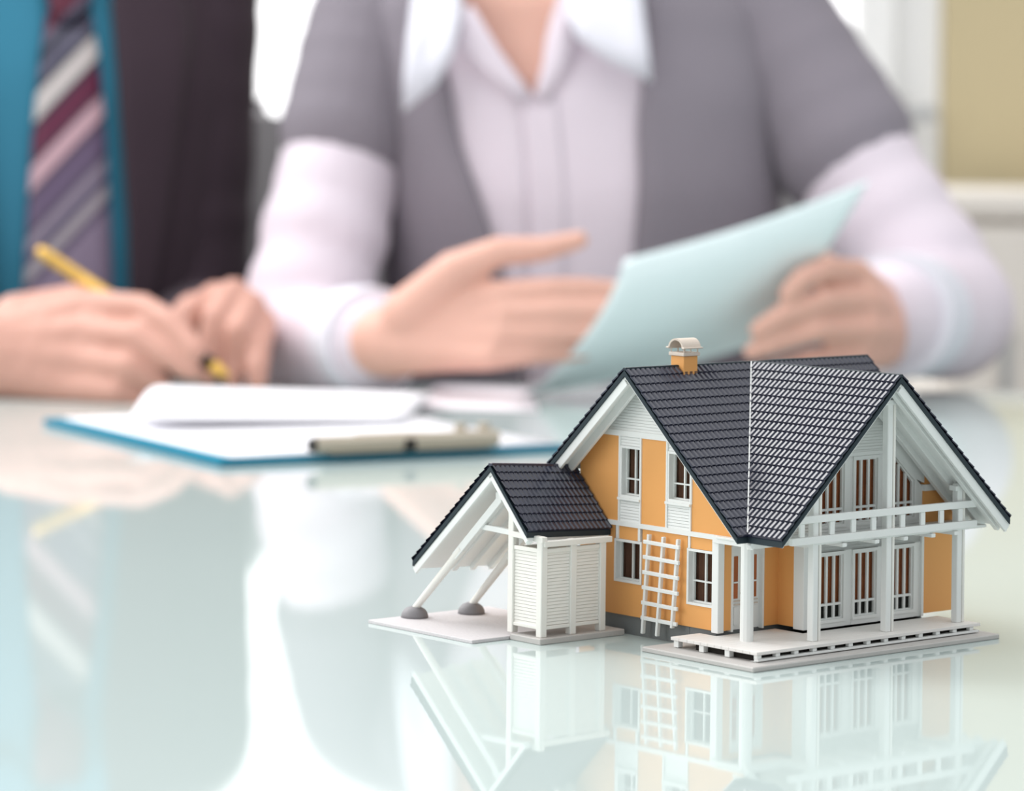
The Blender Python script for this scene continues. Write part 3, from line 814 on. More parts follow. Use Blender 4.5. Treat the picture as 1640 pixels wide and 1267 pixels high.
box('clip_joint', cm - 0.004, cm + 0.004, cy - 0.0052, cy + 0.004, 0.0060, 0.0128, M['black'], clipo, bevel=0.0005)
for xx in (cbx - 0.022, cbx - 0.006):
    box('clip_stop', xx - 0.003, xx + 0.003, cy + 0.002, cy + 0.008, 0.0135, 0.0195, M['clip_metal'], clipo, bevel=0.0006)
bm = bmesh.new(); add_tube(bm, [(ca - 0.0035, cy, 0.0108), (ca + 0.0005, cy, 0.0108)], [0.0040, 0.0042], 14); obj('clip_tip', bm, M['black'], clipo)


def sheet(name, fn, ns, nt, m, label, group=None, th=0.0006):
    """sheet of paper as a grid fn(s, t) with real thickness"""
    bm = bmesh.new()
    g = [[Vector(fn(i / ns, j / nt)) for j in range(nt + 1)] for i in range(ns + 1)]
    top = [[bm.verts.new(p) for p in r] for r in g]
    bot = []
    for i in range(ns + 1):
        r = []
        for j in range(nt + 1):
            du = g[min(i + 1, ns)][j] - g[max(i - 1, 0)][j]; dv = g[i][min(j + 1, nt)] - g[i][max(j - 1, 0)]
            n = du.cross(dv).normalized(); n = n if n.z > 0 or (abs(n.z) < 1e-3 and n.y > 0) else -n
            r.append(bm.verts.new(g[i][j] - n * th))
        bot.append(r)
    for i in range(ns):
        for j in range(nt):
            bm.faces.new((top[i][j], top[i + 1][j], top[i + 1][j + 1], top[i][j + 1]))
            bm.faces.new((bot[i][j], bot[i][j + 1], bot[i + 1][j + 1], bot[i + 1][j]))
    for i in range(ns):
        bm.faces.new((top[i][0], bot[i][0], bot[i + 1][0], top[i + 1][0])); bm.faces.new((top[i][nt], top[i + 1][nt], bot[i + 1][nt], bot[i][nt]))
    for j in range(nt):
        bm.faces.new((top[0][j], top[0][j + 1], bot[0][j + 1], bot[0][j])); bm.faces.new((top[ns][j], bot[ns][j], bot[ns][j + 1], top[ns][j + 1]))
    return tag(obj(name, bm, m, None, smooth=True), label, 'paper', group)


def onboard(x, y, z):
    p = c0 + ex * x + ey * y
    return Vector((p.x, p.y, z))


sheet('paper_sheet', lambda s, t: onboard(0.010 + (BW - 0.014) * s, 0.006 + 0.268 * t, 0.0051), 6, 8, M['paper'], 'white sheet lying flat on the blue clipboard under its metal clip')
p00, p10, p01, p11 = onz(205, 684, 0.008), onz(650, 664, 0.012), onz(255, 630, 0.012), onz(700, 622, 0.012)


def pad(dz, grow):
    def f(s, t):
        p = (p00 * (1 - s) + p10 * s) * (1 - t) + (p01 * (1 - s) + p11 * s) * t
        c = p00 * 0.25 + p10 * 0.25 + p01 * 0.25 + p11 * 0.25
        p = c + (p - c) * grow
        return Vector((p.x, p.y, 0.0066 + dz + 0.0085 * (1 - s) * (0.55 + 0.45 * t) + 0.006 * math.sin(PI * t) * (1 - 0.5 * s)))
    return f


sheet('paper_sheet', pad(0.0, 1.0), 12, 12, M['paper'], 'curled white sheet under the writing hand, lowest of the loose pages', 'loose pages on the clipboard', th=0.0005)
sheet('paper_sheet', pad(0.0022, 0.985), 12, 12, M['paper'], 'curled white top page beneath the gold pen', 'loose pages on the clipboard', th=0.0005)
r00, r10, r01, r11 = onz(655, 652, 0.0015), onz(862, 658, 0.0015), onz(700, 616, 0.0015), onz(850, 622, 0.0015)
sheet('paper_sheet', lambda s, t: (r00 * (1 - s) + r10 * s) * (1 - t) + (r01 * (1 - s) + r11 * s) * t, 4, 4, M['paper_pink'], "rosy white page on the table below the woman's open hand", th=0.0008)

h00, h10, h01, h11 = at(840, 634, 2.430), at(1218, 548, 2.450), at(1000, 415, 2.345), at(1392, 288, 2.365)


def held(s, t):
    p = (h00 * (1 - s) + h10 * s) * (1 - t) + (h01 * (1 - s) + h11 * s) * t
    bow = 4 * t * (1 - t)
    return p + Vector((0.010 * bow * (1 - s), -0.026 * bow, -0.004 * math.sin(PI * s)))


sheet('paper_sheet', held, 20, 16, M['paper_teal'], "pale teal sheet held upright in the woman's hand behind the model house", th=0.0007)

pen_a, pen_b = at(64, 402, 2.445), at(366, 603, 2.335)
pv = pen_b - pen_a
pen = thing('pen', 'slim gold ballpoint pen held in the writing hand', 'pen', pen_a)
bm = bmesh.new(); add_tube(bm, [pv * 0.0, pv * 0.02, pv * 0.45, pv * 0.87], [0.0040, 0.0050, 0.0052, 0.0050], 16); obj('barrel', bm, M['gold'], pen, smooth=False)
bm = bmesh.new(); add_tube(bm, [pv * 0.872, pv * 0.925], [0.0056, 0.0054], 16); obj('grip_ring', bm, M['black'], pen)
bm = bmesh.new(); add_tube(bm, [pv * 0.927, pv * 0.97, pv * 1.0], [0.0052, 0.0036, 0.0010], 16); obj('tip', bm, M['gold'], pen)
bm = bmesh.new(); add_bar(bm, pv * 0.03 + Vector((0.0, -0.006, 0.002)), pv * 0.22 + Vector((0.0, -0.006, 0.002)), 0.0022, 0.0014); add_bar(bm, pv * 0.035, pv * 0.035 + Vector((0, -0.006, 0.002)), 0.0024, 0.0016); obj('pocket_clip', bm, M['gold'], pen)


# ------------------------------------------------------------------ people
def add_ball(bm, c, r, n=12):
    m = Matrix.Translation(Vector(c)) @ Matrix.Diagonal((*(r if hasattr(r, '__len__') else (r, r, r)), 1))
    bmesh.ops.create_uvsphere(bm, u_segments=n, v_segments=max(6, n // 2 + 2), radius=1.0, matrix=m)


def add_limb(bm, pts, radii, n=14):
    """round-ended tapering limb through joints"""
    for (p, q, a, b) in zip(pts, pts[1:], radii, radii[1:]):
        add_tube(bm, [p, q], [a, b], n)
    for p, r in zip(pts, radii): add_ball(bm, p, r, n)


def fuse(name, bm, voxel, it, m, parent=None):
    """one continuous skin round everything in bm"""
    me = bpy.data.meshes.new('tmp'); bmesh.ops.recalc_face_normals(bm, faces=bm.faces); bm.to_mesh(me); bm.free()
    o = bpy.data.objects.new('tmp', me); C.objects.link(o)
    md = o.modifiers.new('r', 'REMESH'); md.mode = 'VOXEL'; md.voxel_size = voxel
    if it:
        s = o.modifiers.new('s', 'SMOOTH'); s.factor = 0.5; s.iterations = it
    dg = bpy.context.evaluated_depsgraph_get()
    out = bpy.data.meshes.new_from_object(o.evaluated_get(dg)); out.name = name
    bpy.data.objects.remove(o); bpy.data.meshes.remove(me)
    return link(name, out, m, parent, smooth=True)


def interp(tab, z):
    if z <= tab[0][0]: return tab[0][1:]
    for p, q in zip(tab, tab[1:]):
        if z <= q[0]:
            t = (z - p[0]) / (q[0] - p[0]); t = t * t * (3 - 2 * t) * 0.5 + t * 0.5
            return tuple(a + (b - a) * t for a, b in zip(p[1:], q[1:]))
    return tab[-1][1:]


def tpoint(tab, yaw, th, z, off, e=0.85):
    """point on a torso: th = 0 at the front (towards the camera)"""
    cx, cy, a, b = interp(tab, z)
    s, c = math.sin(th), math.cos(th)
    x = (a + off) * math.copysign(abs(s) ** e, s); y = -(b + off) * math.copysign(abs(c) ** e, c)
    return Vector((cx + x * math.cos(yaw) - y * math.sin(yaw), cy + x * math.sin(yaw) + y * math.cos(yaw), z))


def width_to_th(tab, z, w, off, e=0.85):
    a = interp(tab, z)[2] + off
    r = max(-0.98, min(0.98, w / a))
    return math.asin(math.copysign(abs(r) ** (1 / e), r))


def add_torso(bm, tab, yaw, off=0.0, n=40, m=36, z0=None, z1=None):
    z0 = tab[0][0] if z0 is None else z0; z1 = tab[-1][0] if z1 is None else z1
    rings = [[bm.verts.new(tpoint(tab, yaw, 2 * PI * i / n, z0 + (z1 - z0) * j / m, off)) for i in range(n)] for j in range(m + 1)]
    for a, b in zip(rings, rings[1:]):
        for i in range(n): bm.faces.new((a[i], a[(i + 1) % n], b[(i + 1) % n], b[i]))
    bm.faces.new(rings[0][::-1]); bm.faces.new(rings[-1])


def garment(name, tab, yaw, off, z0, z1, left, right, m, parent, th=0.003, n=56, mz=44):
    """open-fronted shell: left(z), right(z) are the front edges as distances from the midline"""
    bm = bmesh.new(); outer = []; inner = []
    for j in range(mz + 1):
        z = z0 + (z1 - z0) * j / mz
        tl, tr_ = width_to_th(tab, z, left(z), off), width_to_th(tab, z, right(z), off)
        ro, ri = [], []
        for i in range(n + 1):
            t = tr_ + (2 * PI + tl - tr_) * i / n
            ro.append(bm.verts.new(tpoint(tab, yaw, t, z, off))); ri.append(bm.verts.new(tpoint(tab, yaw, t, z, off - th)))
        outer.append(ro); inner.append(ri)
    for j in range(mz):
        for i in range(n):
            bm.faces.new((outer[j][i], outer[j][i + 1], outer[j + 1][i + 1], outer[j + 1][i]))
            bm.faces.new((inner[j][i], inner[j + 1][i], inner[j + 1][i + 1], inner[j][i + 1]))
        for i in (0, n): bm.faces.new((outer[j][i], outer[j + 1][i], inner[j + 1][i], inner[j][i]))
    for j in (0, mz):
        for i in range(n): bm.faces.new((outer[j][i], outer[j][i + 1], inner[j][i + 1], inner[j][i]))
    return obj(name, bm, m, parent, smooth=True)


def patch(name, tab, yaw, off, rows, m, parent, th=0.002, ns=6):
    """piece of cloth lying on a torso; rows = (z, w_left, w_right[, extra offset])"""
    bm = bmesh.new(); O, I = [], []
    for r in rows:
        z, wl, wr = r[:3]; x = off + (r[3] if len(r) > 3 else 0)
        O.append([]); I.append([])
        for i in range(ns + 1):
            w = wl + (wr - wl) * i / ns; t = width_to_th(tab, z, w, x)
            bul = x + (r[4] if len(r) > 4 else 0) * (1 - (2 * i / ns - 1) ** 2)
            O[-1].append(bm.verts.new(tpoint(tab, yaw, t, z, bul))); I[-1].append(bm.verts.new(tpoint(tab, yaw, t, z, x - th)))
    for j in range(len(rows) - 1):
        for i in range(ns):
            bm.faces.new((O[j][i], O[j][i + 1], O[j + 1][i + 1], O[j + 1][i])); bm.faces.new((I[j][i], I[j + 1][i], I[j + 1][i + 1], I[j][i + 1]))
        for i in (0, ns): bm.faces.new((O[j][i], O[j + 1][i], I[j + 1][i], I[j][i]))
    for j in (0, len(rows) - 1):
        for i in range(ns): bm.faces.new((O[j][i], O[j][i + 1], I[j][i + 1], I[j][i]))
    return obj(name, bm, m, parent, smooth=True)


def lin(*pts):
    def f(z):
        if z <= pts[0][0]: return pts[0][1]
        for p, q in zip(pts, pts[1:]):
            if z <= q[0]: return p[1] + (q[1] - p[1]) * (z - p[0]) / (q[0] - p[0])
        return pts[-1][1]
    return f


def add_head(bm, c, k=1.0, yaw=0.0):
    """skull, jaw, nose, brow, ears, neck side of the head; c = centre of the head"""
    R = Matrix.Rotation(yaw, 3, 'Z')
    f = lambda x, y, z: Vector(c) + R @ Vector((x * k, y * k, z * k))
    add_ball(bm, f(0, 0.012, 0.03), (0.074 * k, 0.092 * k, 0.088 * k), 20)
    add_ball(bm, f(0, -0.018, -0.035), (0.060 * k, 0.068 * k, 0.078 * k), 18)
    add_ball(bm, f(0, -0.060, -0.092), (0.024 * k, 0.022 * k, 0.020 * k), 12)
    add_limb(bm, [f(0, -0.082, 0.008), f(0, -0.104, -0.032)], [0.008 * k, 0.0125 * k], 10)
    for s in (-1, 1):
        add_ball(bm, f(s * 0.011, -0.094, -0.036), 0.009 * k, 8)
        add_ball(bm, f(s * 0.030, -0.074, 0.022), (0.022 * k, 0.012 * k, 0.008 * k), 10)
        add_ball(bm, f(s * 0.034, -0.056, -0.028), (0.022 * k, 0.016 * k, 0.020 * k), 10)
        add_ball(bm, f(s * 0.076, 0.010, -0.010), (0.008 * k, 0.019 * k, 0.031 * k), 10)
    return f


def face_bits(body, f, k, hair_bm, hm):
    for s in (-1, 1):
        bm = bmesh.new(); add_ball(bm, f(s * 0.031, -0.0695, 0.004), 0.0108 * k, 12); eo = obj('eye', bm, M['eye'], body, smooth=True)
        bm = bmesh.new(); add_ball(bm, f(s * 0.031, -0.0748, 0.004), 0.0062 * k, 10); obj('iris', bm, M['hair_w'], eo, smooth=True)
    bm = bmesh.new(); add_ball(bm, f(0, -0.083, -0.063), (0.024 * k, 0.008 * k, 0.0045 * k), 12); add_ball(bm, f(0, -0.081, -0.070), (0.019 * k, 0.008 * k, 0.005 * k), 12)
    obj('lips', bm, M['lip'], body, smooth=True)
    fuse('hair', hair_bm, 0.006, 4, hm, body)


# ---- woman in the grey knit
WT = [(-0.30, .045, 2.82, .170, .120), (-0.10, .045, 2.755, .138, .100), (0.05, .053, 2.715, .146, .100), (0.15, .055, 2.695, .147, .106),
      (0.22, .050, 2.690, .148, .100), (0.29, .036, 2.695, .148, .085), (0.33, .026, 2.700, .115, .070), (0.365, .012, 2.700, .062, .058), (0.41, .004, 2.695, .046, .047)]
w_sh_r, w_el_r, w_wr_r = Vector((-0.112, 2.70, 0.280)), at(478, 538, 2.612), at(612, 548, 2.445)
w_sh_l, w_el_l, w_wr_l = Vector((0.200, 2.70, 0.280)), at(1525, 510, 2.60), at(1425, 530, 2.480)
bm = bmesh.new()
add_torso(bm, WT, 0.0)
hf = add_head(bm, (0.0, 2.675, 0.525), 0.96)
add_limb(bm, [Vector((0.006, 2.697, 0.37)), Vector((0.0, 2.695, 0.485))], [0.049, 0.045])
for a, b, c_ in ((w_sh_r, w_el_r, w_wr_r), (w_sh_l, w_el_l, w_wr_l)):
    add_limb(bm, [a, a.lerp(b, 0.5), b, b.lerp(c_, 0.4), c_], [0.046, 0.041, 0.036, 0.035, 0.026])
for sg in (-1, 1):      # seated legs under the table
    hip, knee, foot = Vector((0.045 + sg * 0.085, 2.80, -0.27)), Vector((0.045 + sg * 0.10, 2.42, -0.22)), Vector((0.045 + sg * 0.10, 2.46, -0.66))
    add_limb(bm, [hip, hip.lerp(knee, 0.5), knee, knee.lerp(foot, 0.4), foot], [0.088, 0.074, 0.056, 0.052, 0.036])
    add_limb(bm, [foot, foot + Vector((0, -0.14, -0.045))], [0.038, 0.028])


def hand(bm, wrist, wr, knuckles, fingers, thumb, palm=0.017):
    """knuckles: four points; fingers: per finger list of (point, radius); thumb: list of (point, radius)"""
    for kq in knuckles:
        add_limb(bm, [wrist.lerp(kq, 0.12), wrist.lerp(kq, 0.55), kq], [wr, palm, palm * 0.62], 12)
    for a, b in zip(knuckles, knuckles[1:]):
        add_limb(bm, [a, b], [palm * 0.55, palm * 0.55], 10)
        add_limb(bm, [wrist.lerp(a, 0.6), wrist.lerp(b, 0.6)], [palm * 0.95, palm * 0.95], 10)
    for kq, fg in zip(knuckles, fingers):
        add_limb(bm, [kq] + [p for p, r in fg], [palm * 0.60] + [r for p, r in fg], 12)
    add_limb(bm, [p for p, r in thumb], [r for p, r in thumb], 12)


# her open right hand, palm facing the sheet
hand(bm, w_wr_r, 0.0255,
     [at(800, 470, 2.392), at(812, 502, 2.386), at(806, 537, 2.383), at(786, 572, 2.383)],
     [[(at(880, 463, 2.385), .0086), (at(938, 461, 2.386), .0076), (at(982, 462, 2.388), .0062)],
      [(at(892, 498, 2.379), .0087), (at(960, 496, 2.381), .0077), (at(1008, 500, 2.386), .0062)],
      [(at(884, 533, 2.378), .0084), (at(948, 531, 2.382), .0074), (at(990, 532, 2.388), .0060)],
      [(at(850, 568, 2.380), .0078), (at(902, 566, 2.385), .0068), (at(936, 565, 2.390), .0056)]],
     [(at(655, 505, 2.425), .021), (at(728, 438, 2.405), .0165), (at(795, 404, 2.398), .0112), (at(870, 399, 2.396), .0092), (at(928, 384, 2.396), .0068)], palm=0.0162)
# her left hand: fingers in front of the sheet, thumb behind it
hand(bm, w_wr_l, 0.0255,
     [at(1372, 440, 2.418), at(1388, 482, 2.408), at(1388, 527, 2.402), at(1370, 572, 2.402)],
     [[(at(1322, 430, 2.375), .0086), (at(1285, 446, 2.362), .0080), (at(1262, 470, 2.362), .0068)],
      [(at(1318, 480, 2.372), .0088), (at(1250, 506, 2.364), .0081), (at(1214, 528, 2.366), .0068)],
      [(at(1308, 527, 2.372), .0085), (at(1240, 549, 2.370), .0079), (at(1204, 563, 2.372), .0066)],
      [(at(1300, 574, 2.380), .0078), (at(1246, 590, 2.380), .0071), (at(1214, 600, 2.382), .0060)]],
     [(at(1410, 520, 2.440), .019), (at(1360, 460, 2.425), .0135), (at(1315, 425, 2.410), .0105), (at(1285, 405, 2.402), .0080)], palm=0.0185)
woman = tag(fuse('person', bm, 0.0025, 2, M['skin_w']), 'person in a grey knit vest over a pale pink blouse holding a teal sheet', 'person')
bm = bmesh.new()
add_ball(bm, hf(0, 0.030, 0.052), (0.084, 0.096, 0.088), 18); add_ball(bm, hf(0, 0.070, -0.030), (0.080, 0.055, 0.100), 16)
for s in (-1, 1): add_limb(bm, [hf(s * 0.070, 0.020, 0.05), hf(s * 0.082, 0.030, -0.03), hf(s * 0.072, 0.040, -0.12)], [0.022, 0.022, 0.016])
face_bits(woman, hf, 0.96, bm, M['hair_w'])
# blouse: body, sleeves, placket, collar
shirt = garment('blouse', WT, 0.0, 0.005, -0.24, 0.345,
                lin((0.218, -0.039), (0.26, -0.062), (0.30, -0.083), (0.345, -0.075)), lin((0.218, -0.033), (0.26, -0.020), (0.30, -0.002), (0.345, 0.03)), M['blouse'], woman, th=0.003)


def sleeve(name, pts, radii, m, parent, folds=0.0, seed=0):
    rnd = random.Random(seed)
    P, Rr = [], []
    n = 9
    for i, (p, q, a, b) in enumerate(zip(pts, pts[1:], radii, radii[1:])):
        for k in range(n):
            t = k / n
            P.append(p.lerp(q, t)); Rr.append((a + (b - a) * t) * (1 + folds * math.sin(k * 2.3 + i) + folds * rnd.uniform(-0.6, 0.6)))
    P.append(pts[-1]); Rr.append(radii[-1])
    # round the corners of the path
    for _ in range(2): P = [P[0]] + [P[i] * 0.5 + (P[i - 1] + P[i + 1]) * 0.25 for i in range(1, len(P) - 1)] + [P[-1]]
    bm = bmesh.new()
    for p, q, a, b in zip(P, P[1:], Rr, Rr[1:]): add_tube(bm, [p, q], [a, b], 18)
    for p, r in zip(P[:-1], Rr[:-1]): add_ball(bm, p, r, 16)
    return fuse(name, bm, 0.005, 4, m, parent)


cuff_r = w_wr_r.lerp(w_el_r, 0.10); cuff_l = at(1432, 505, 2.468)
sleeve('sleeve', [w_sh_r, w_sh_r.lerp(w_el_r, 0.5), w_el_r + Vector((0, -0.01, -0.012)), at(530, 572, 2.545), cuff_r], [0.050, 0.049, 0.050, 0.048, 0.038], M['blouse'], shirt, 0.05, 1)
sleeve('sleeve', [w_sh_l, w_sh_l.lerp(w_el_l, 0.5), w_el_l, cuff_l], [0.050, 0.050, 0.052, 0.041], M['blouse'], shirt, 0.05, 2)
for c_, e_, r in ((cuff_r, w_el_r, 0.040), (cuff_l, w_el_l, 0.0465)):
    bm = bmesh.new(); d = (e_ - c_).normalized(); add_tube(bm, [c_ - d * 0.004, c_ + d * 0.012, c_ + d * 0.045], [r, r + 0.001, r], 24)
    obj('cuff', bm, M['collar'], shirt, smooth=False)
patch('placket', WT, 0.0, 0.0065, [(z, -0.046 + (0.22 - z) * 0.03, -0.018 + (0.22 - z) * 0.03) for z in [0.222 - 0.02 * i for i in range(20)]], M['blouse'], shirt, th=0.0012)


def flap(name, pts, m, parent, th=0.0035, bulge=0.004):
    """collar leaf from outline points, slightly domed"""
    bm = bmesh.new(); c = sum(pts, Vector()) / len(pts)
    n = len(pts); mid = [p.lerp(c, 0.45) + Vector((0, -bulge * 0.7, 0)) for p in pts]
    def lay(off):
        o = [bm.verts.new(p + Vector((0, off, 0))) for p in pts]; md = [bm.verts.new(p + Vector((0, off, 0))) for p in mid]; cc = bm.verts.new(c + Vector((0, off - bulge, 0)))
        for i in range(n):
            bm.faces.new((o[i], o[(i + 1) % n], md[(i + 1) % n], md[i])); bm.faces.new((md[i], md[(i + 1) % n], cc))
        return o
    a, b = lay(0), lay(th)
    for i in range(n): bm.faces.new((a[i], b[i], b[(i + 1) % n], a[(i + 1) % n]))
    return obj(name, bm, m, parent, smooth=True)


YC = 2.565
flap('collar', [at(746, -130, 2.635), at(744, -40, 2.605), at(740, 20, 2.580), at(727, 85, YC), at(700, 135, YC - 0.004), at(645, 180, YC - 0.008), at(646, 130, YC - 0.004), at(652, 60, 2.578), at(662, -20, 2.600), at(680, -120, 2.640)], M['collar'], shirt)
flap('collar', [at(925, -120, 2.635), at(908, -30, 2.600), at(908, 25, 2.575), at(925, 62, YC), at(975, 98, YC - 0.004), at(1044, 132, YC - 0.006), at(1040, 90, YC), at(1032, 20, 2.580), at(1022, -60, 2.605), at(1000, -120, 2.635)], M['collar'], shirt)
flap('collar_band', [at(712, 60, 2.588), at(735, 20, 2.585), at(756, 8, 2.588), at(800, 80, 2.584), at(852, 152, 2.580), at(838, 168, 2.580), at(780, 120, 2.582)], M['blouse'], shirt, 0.003, 0.002)
flap('collar_band', [at(925, 55, 2.588), at(905, 10, 2.585), at(894, 30, 2.588), at(870, 100, 2.584), at(856, 150, 2.580), at(872, 165, 2.580), at(905, 110, 2.582)], M['blouse'], shirt, 0.003, 0.002)
vest = garment('vest', WT, 0.0, 0.013, -0.26, 0.345,
               lin((-0.05, -0.035), (0.05, -0.054), (0.10, -0.069), (0.174, -0.097), (0.212, -0.102), (0.29, -0.112), (0.345, -0.075)),
               lin((-0.05, 0.038), (0.10, 0.040), (0.20, 0.044), (0.29, 0.062), (0.345, 0.06)), M['vest'], woman, th=0.005)
sleeve('vest_sleeve', [w_sh_r + Vector((0.03, 0, 0.01)), w_sh_r, w_sh_r.lerp(w_el_r, 0.40)], [0.058, 0.057, 0.0565], M['vest'], vest, 0.015, 3)
sleeve('vest_sleeve', [w_sh_l + Vector((-0.03, 0, 0.01)), w_sh_l, w_sh_l.lerp(w_el_l, 0.46)], [0.058, 0.059, 0.060], M['vest'], vest, 0.015, 4)
for sg in (-1, 1):
    hip, knee, foot = Vector((0.045 + sg * 0.085, 2.80, -0.27)), Vector((0.045 + sg * 0.10, 2.42, -0.22)), Vector((0.045 + sg * 0.10, 2.46, -0.62))
    sleeve('trouser_leg', [hip, knee, foot], [0.096, 0.066, 0.056], M['trouser'], woman, 0.02, 8)

# ---- man in the dark suit
MY = 0.32
MT = [(-0.30, -.405, 2.90, .170, .125), (-0.10, -.405, 2.87, .155, .120), (0.10, -.405, 2.86, .158, .120), (0.22, -.405, 2.86, .165, .115),
      (0.33, -.405, 2.865, .165, .102), (0.375, -.405, 2.875, .130, .082), (0.41, -.405, 2.88, .070, .064), (0.46, -.400, 2.87, .055, .056)]
m_sh_l, m_el_l, m_wr_l = Vector((-0.281, 2.87, 0.330)), at(296, 560, 2.83), at(374, 535, 2.590)
m_sh_r, m_el_r, m_wr_r = Vector((-0.560, 2.80, 0.330)), Vector((-0.630, 2.66, 0.055)), at(-30, 572, 2.400)
bm = bmesh.new()
add_torso(bm, MT, MY)
hm_ = add_head(bm, (-0.390, 2.84, 0.580), 1.03, MY * 0.5)
add_limb(bm, [Vector((-.404, 2.875, 0.42)), Vector((-.392, 2.86, 0.535))], [0.055, 0.052])
for a, b, c_ in ((m_sh_r, m_el_r, m_wr_r), (m_sh_l, m_el_l, m_wr_l)):
    add_limb(bm, [a, a.lerp(b, 0.5), b, b.lerp(c_, 0.4), c_], [0.050, 0.045, 0.040, 0.039, 0.029])
for sg in (-1, 1):
    hip, knee, foot = Vector((-0.40 + sg * 0.095, 2.92, -0.27)), Vector((-0.38 + sg * 0.11, 2.48, -0.21)), Vector((-0.38 + sg * 0.11, 2.52, -0.66))
    add_limb(bm, [hip, hip.lerp(knee, 0.5), knee, knee.lerp(foot, 0.4), foot], [0.092, 0.078, 0.060, 0.056, 0.040])
    add_limb(bm, [foot, foot + Vector((0, -0.15, -0.045))], [0.042, 0.030])
# right hand writing
hand(bm, m_wr_r, 0.031,
     [at(150, 492, 2.395), at(142, 535, 2.378), at(128, 580, 2.368), at(110, 618, 2.366)],
     [[(at(228, 492, 2.372), .0100), (at(276, 518, 2.350), .0090), (at(314, 560, 2.334), .0076)],
      [(at(222, 540, 2.356), .0104), (at(272, 570, 2.344), .0092), (at(308, 594, 2.338), .0076)],
      [(at(205, 588, 2.348), .0100), (at(255, 612, 2.352), .0090), (at(225, 628, 2.368), .0080)],
      [(at(185, 628, 2.346), .0092), (at(222, 645, 2.352), .0082), (at(196, 650, 2.366), .0072)]],
     [(at(30, 520, 2.410), .023), (at(120, 490, 2.415), .0165), (at(215, 505, 2.412), .0120), (at(275, 535, 2.400), .0105), (at(316, 570, 2.392), .0085)], palm=0.021)
# left hand steadying the page
hand(bm, m_wr_l, 0.029,
     [at(345, 478, 2.505), at(374, 472, 2.490), at(400, 492, 2.482), at(418, 520, 2.480)],
     [[(at(305, 500, 2.475), .0104), (at(288, 545, 2.465), .0090), (at(288, 590, 2.455), .0076)],
      [(at(345, 512, 2.458), .0106), (at(334, 562, 2.450), .0090), (at(332, 602, 2.442), .0076)],
      [(at(382, 532, 2.448), .0104), (at(376, 578, 2.446), .0089), (at(374, 610, 2.440), .0075)],
      [(at(414, 556, 2.448), .0096), (at(412, 592, 2.430), .0086), (at(412, 614, 2.424), .0072)]],
     [(at(372, 500, 2.56), .021), (at(310, 500, 2.53), .0150), (at(276, 530, 2.50), .0115), (at(268, 575, 2.475), .0085)], palm=0.0205)
man = tag(fuse('person', bm, 0.0026, 2, M['skin_m']), 'person in a dark suit, blue shirt and striped tie, writing with a gold pen', 'person')
bm = bmesh.new(); add_ball(bm, hm_(0, 0.028, 0.055), (0.082, 0.098, 0.080), 18); add_ball(bm, hm_(0, 0.075, -0.005), (0.074, 0.045, 0.070), 16)
face_bits(man, hm_, 1.03, bm, M['hair_m'])
sh = garment('shirt', MT, MY, 0.005, -0.20, 0.402, lin((0.0, -0.001), (0.37, -0.001)), lin((0.0, 0.001), (0.37, 0.001)), M['blue_shirt'], man, th=0.003)
patch('collar', MT, MY, 0.012, [(0.320, -0.062, -0.045), (0.345, -0.066, -0.022), (0.375, -0.062, -0.012), (0.400, -0.055, -0.012)], M['blue_shirt'], sh, th=0.004)
patch('collar', MT, MY, 0.012, [(0.320, 0.045, 0.062), (0.345, 0.022, 0.066), (0.375, 0.012, 0.062), (0.400, 0.012, 0.055)], M['blue_shirt'], sh, th=0.004)
TIE_T0 = -1.12 * -0.363 + 0.075
TIE_T1 = -1.12 * -0.363 + 0.300
M['tie'] = tie_mat()
tie = patch('tie', MT, MY, 0.011, [(z, -hw, hw, 0, 0.004) for z, hw in ((-0.06, 0.040), (0.02, 0.038), (0.08, 0.036), (0.14, 0.033), (0.20, 0.029), (0.25, 0.024), (0.285, 0.018))], M['tie'], man, th=0.004)
patch('tie_knot', MT, MY, 0.015, [(0.276, -0.014, 0.014, 0, 0.003), (0.290, -0.017, 0.017, 0, 0.006), (0.318, -0.022, 0.022, 0, 0.007), (0.352, -0.018, 0.018, 0, 0.003)], M['tie'], tie, th=0.006)
jl = lin((0.0, -0.058), (0.10, -0.070), (0.30, -0.092), (0.37, -0.062)); jr = lin((0.0, 0.054), (0.10, 0.052), (0.20, 0.044), (0.30, 0.036), (0.37, 0.045))
jk = garment('jacket', MT, MY, 0.016, -0.24, 0.395, jl, jr, M['jacket'], man, th=0.006)
zs = [0.02 + 0.03 * i for i in range(12)]
patch('lapel', MT, MY, 0.020, [(z, jr(z) - 0.002, jr(z) + 0.006 + 0.060 * min(1, max(0, (z - 0.0) / 0.26)) * (1 if z < 0.30 else 0.7)) for z in zs], M['jacket'], jk, th=0.004)
patch('lapel', MT, MY, 0.020, [(z, jl(z) - 0.006 - 0.060 * min(1, max(0, (z - 0.0) / 0.26)) * (1 if z < 0.30 else 0.7), jl(z) + 0.002) for z in zs], M['jacket'], jk, th=0.004)
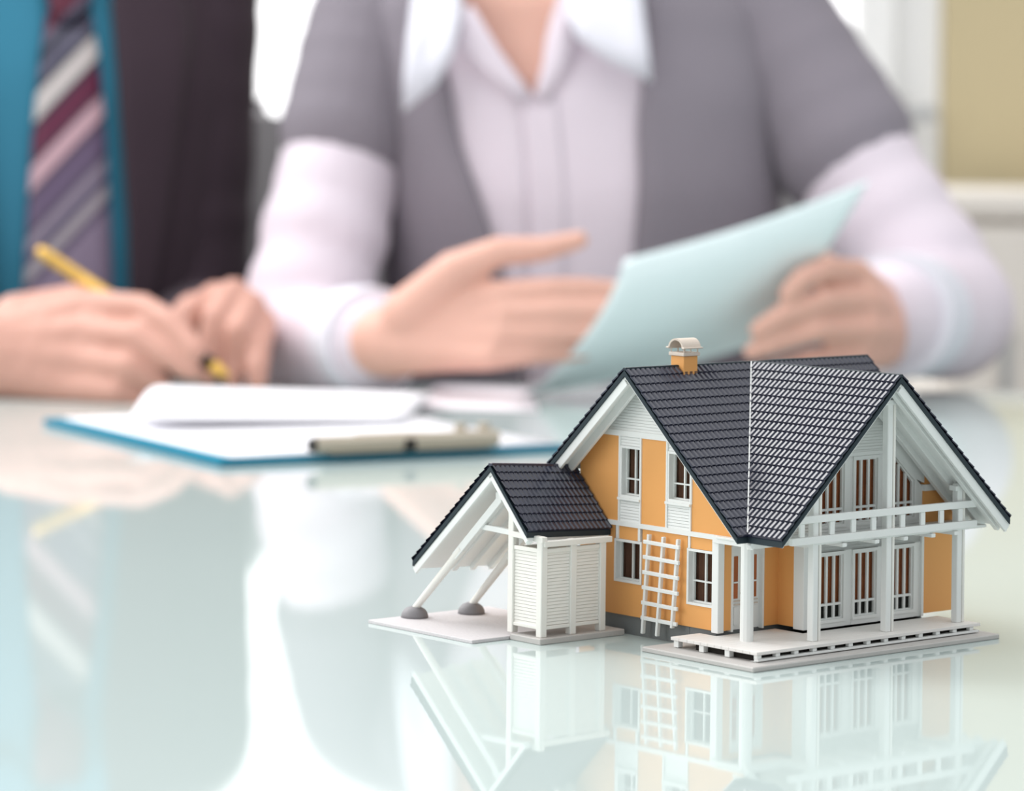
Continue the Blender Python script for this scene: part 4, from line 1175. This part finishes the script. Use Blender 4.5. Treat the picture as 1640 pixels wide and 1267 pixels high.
sleeve('sleeve', [m_sh_l, m_sh_l.lerp(m_el_l, 0.5), m_el_l, m_wr_l.lerp(m_el_l, 0.2)], [0.062, 0.057, 0.053, 0.044], M['jacket'], jk, 0.02, 5)
sleeve('sleeve', [m_sh_r, m_sh_r.lerp(m_el_r, 0.5), m_el_r, m_wr_r.lerp(m_el_r, 0.22)], [0.062, 0.057, 0.055, 0.044], M['jacket'], jk, 0.02, 6)
for c_, e_ in ((m_wr_r, m_el_r),):
    bm = bmesh.new(); d = (e_ - c_).normalized(); add_tube(bm, [c_ + d * 0.012, c_ + d * 0.03, c_ + d * 0.07], [0.037, 0.038, 0.038], 24)
    obj('shirt_cuff', bm, M['blue_shirt'], jk, smooth=False)
for sg in (-1, 1):
    hip, knee, foot = Vector((-0.40 + sg * 0.095, 2.92, -0.27)), Vector((-0.38 + sg * 0.11, 2.48, -0.21)), Vector((-0.38 + sg * 0.11, 2.52, -0.62))
    sleeve('trouser_leg', [hip, knee, foot], [0.102, 0.070, 0.060], M['trouser'], man, 0.02, 9)


# ------------------------------------------------------------------ chairs
def make_chair(x, y, label):
    t = thing('chair', label, 'chair', (x, y, FLOOR_Z), 0, 'light grey chairs at the table')
    box('seat', -0.23, 0.23, -0.24, 0.20, 0.33, 0.385, M['chair'], t, bevel=0.02, seg=3)
    b = box('backrest', -0.225, 0.225, 0.215, 0.25, 0.46, 0.962, M['chair'], t, bevel=0.016, seg=3)
    for s in (-1, 1):
        bm = bmesh.new(); add_tube(bm, [(s * 0.17, 0.17, 0.35), (s * 0.17, 0.235, 0.42), (s * 0.17, 0.236, 0.60)], [0.011, 0.011, 0.011], 10); obj('back_support', bm, M['steel'], t)
        for yy in (-0.2, 0.17):
            bm = bmesh.new(); add_tube(bm, [(s * 0.19, yy, 0.34), (s * 0.21, yy * 1.1, 0.0)], [0.012, 0.011], 10); obj('leg', bm, M['steel'], t)
    return t


ch_r = at(452, 190, 3.09).x
make_chair(ch_r - 0.225, 2.86, 'light grey chair whose back corner shows between the two people')
make_chair(0.06, 2.80, 'light grey chair behind the person in the grey knit vest')
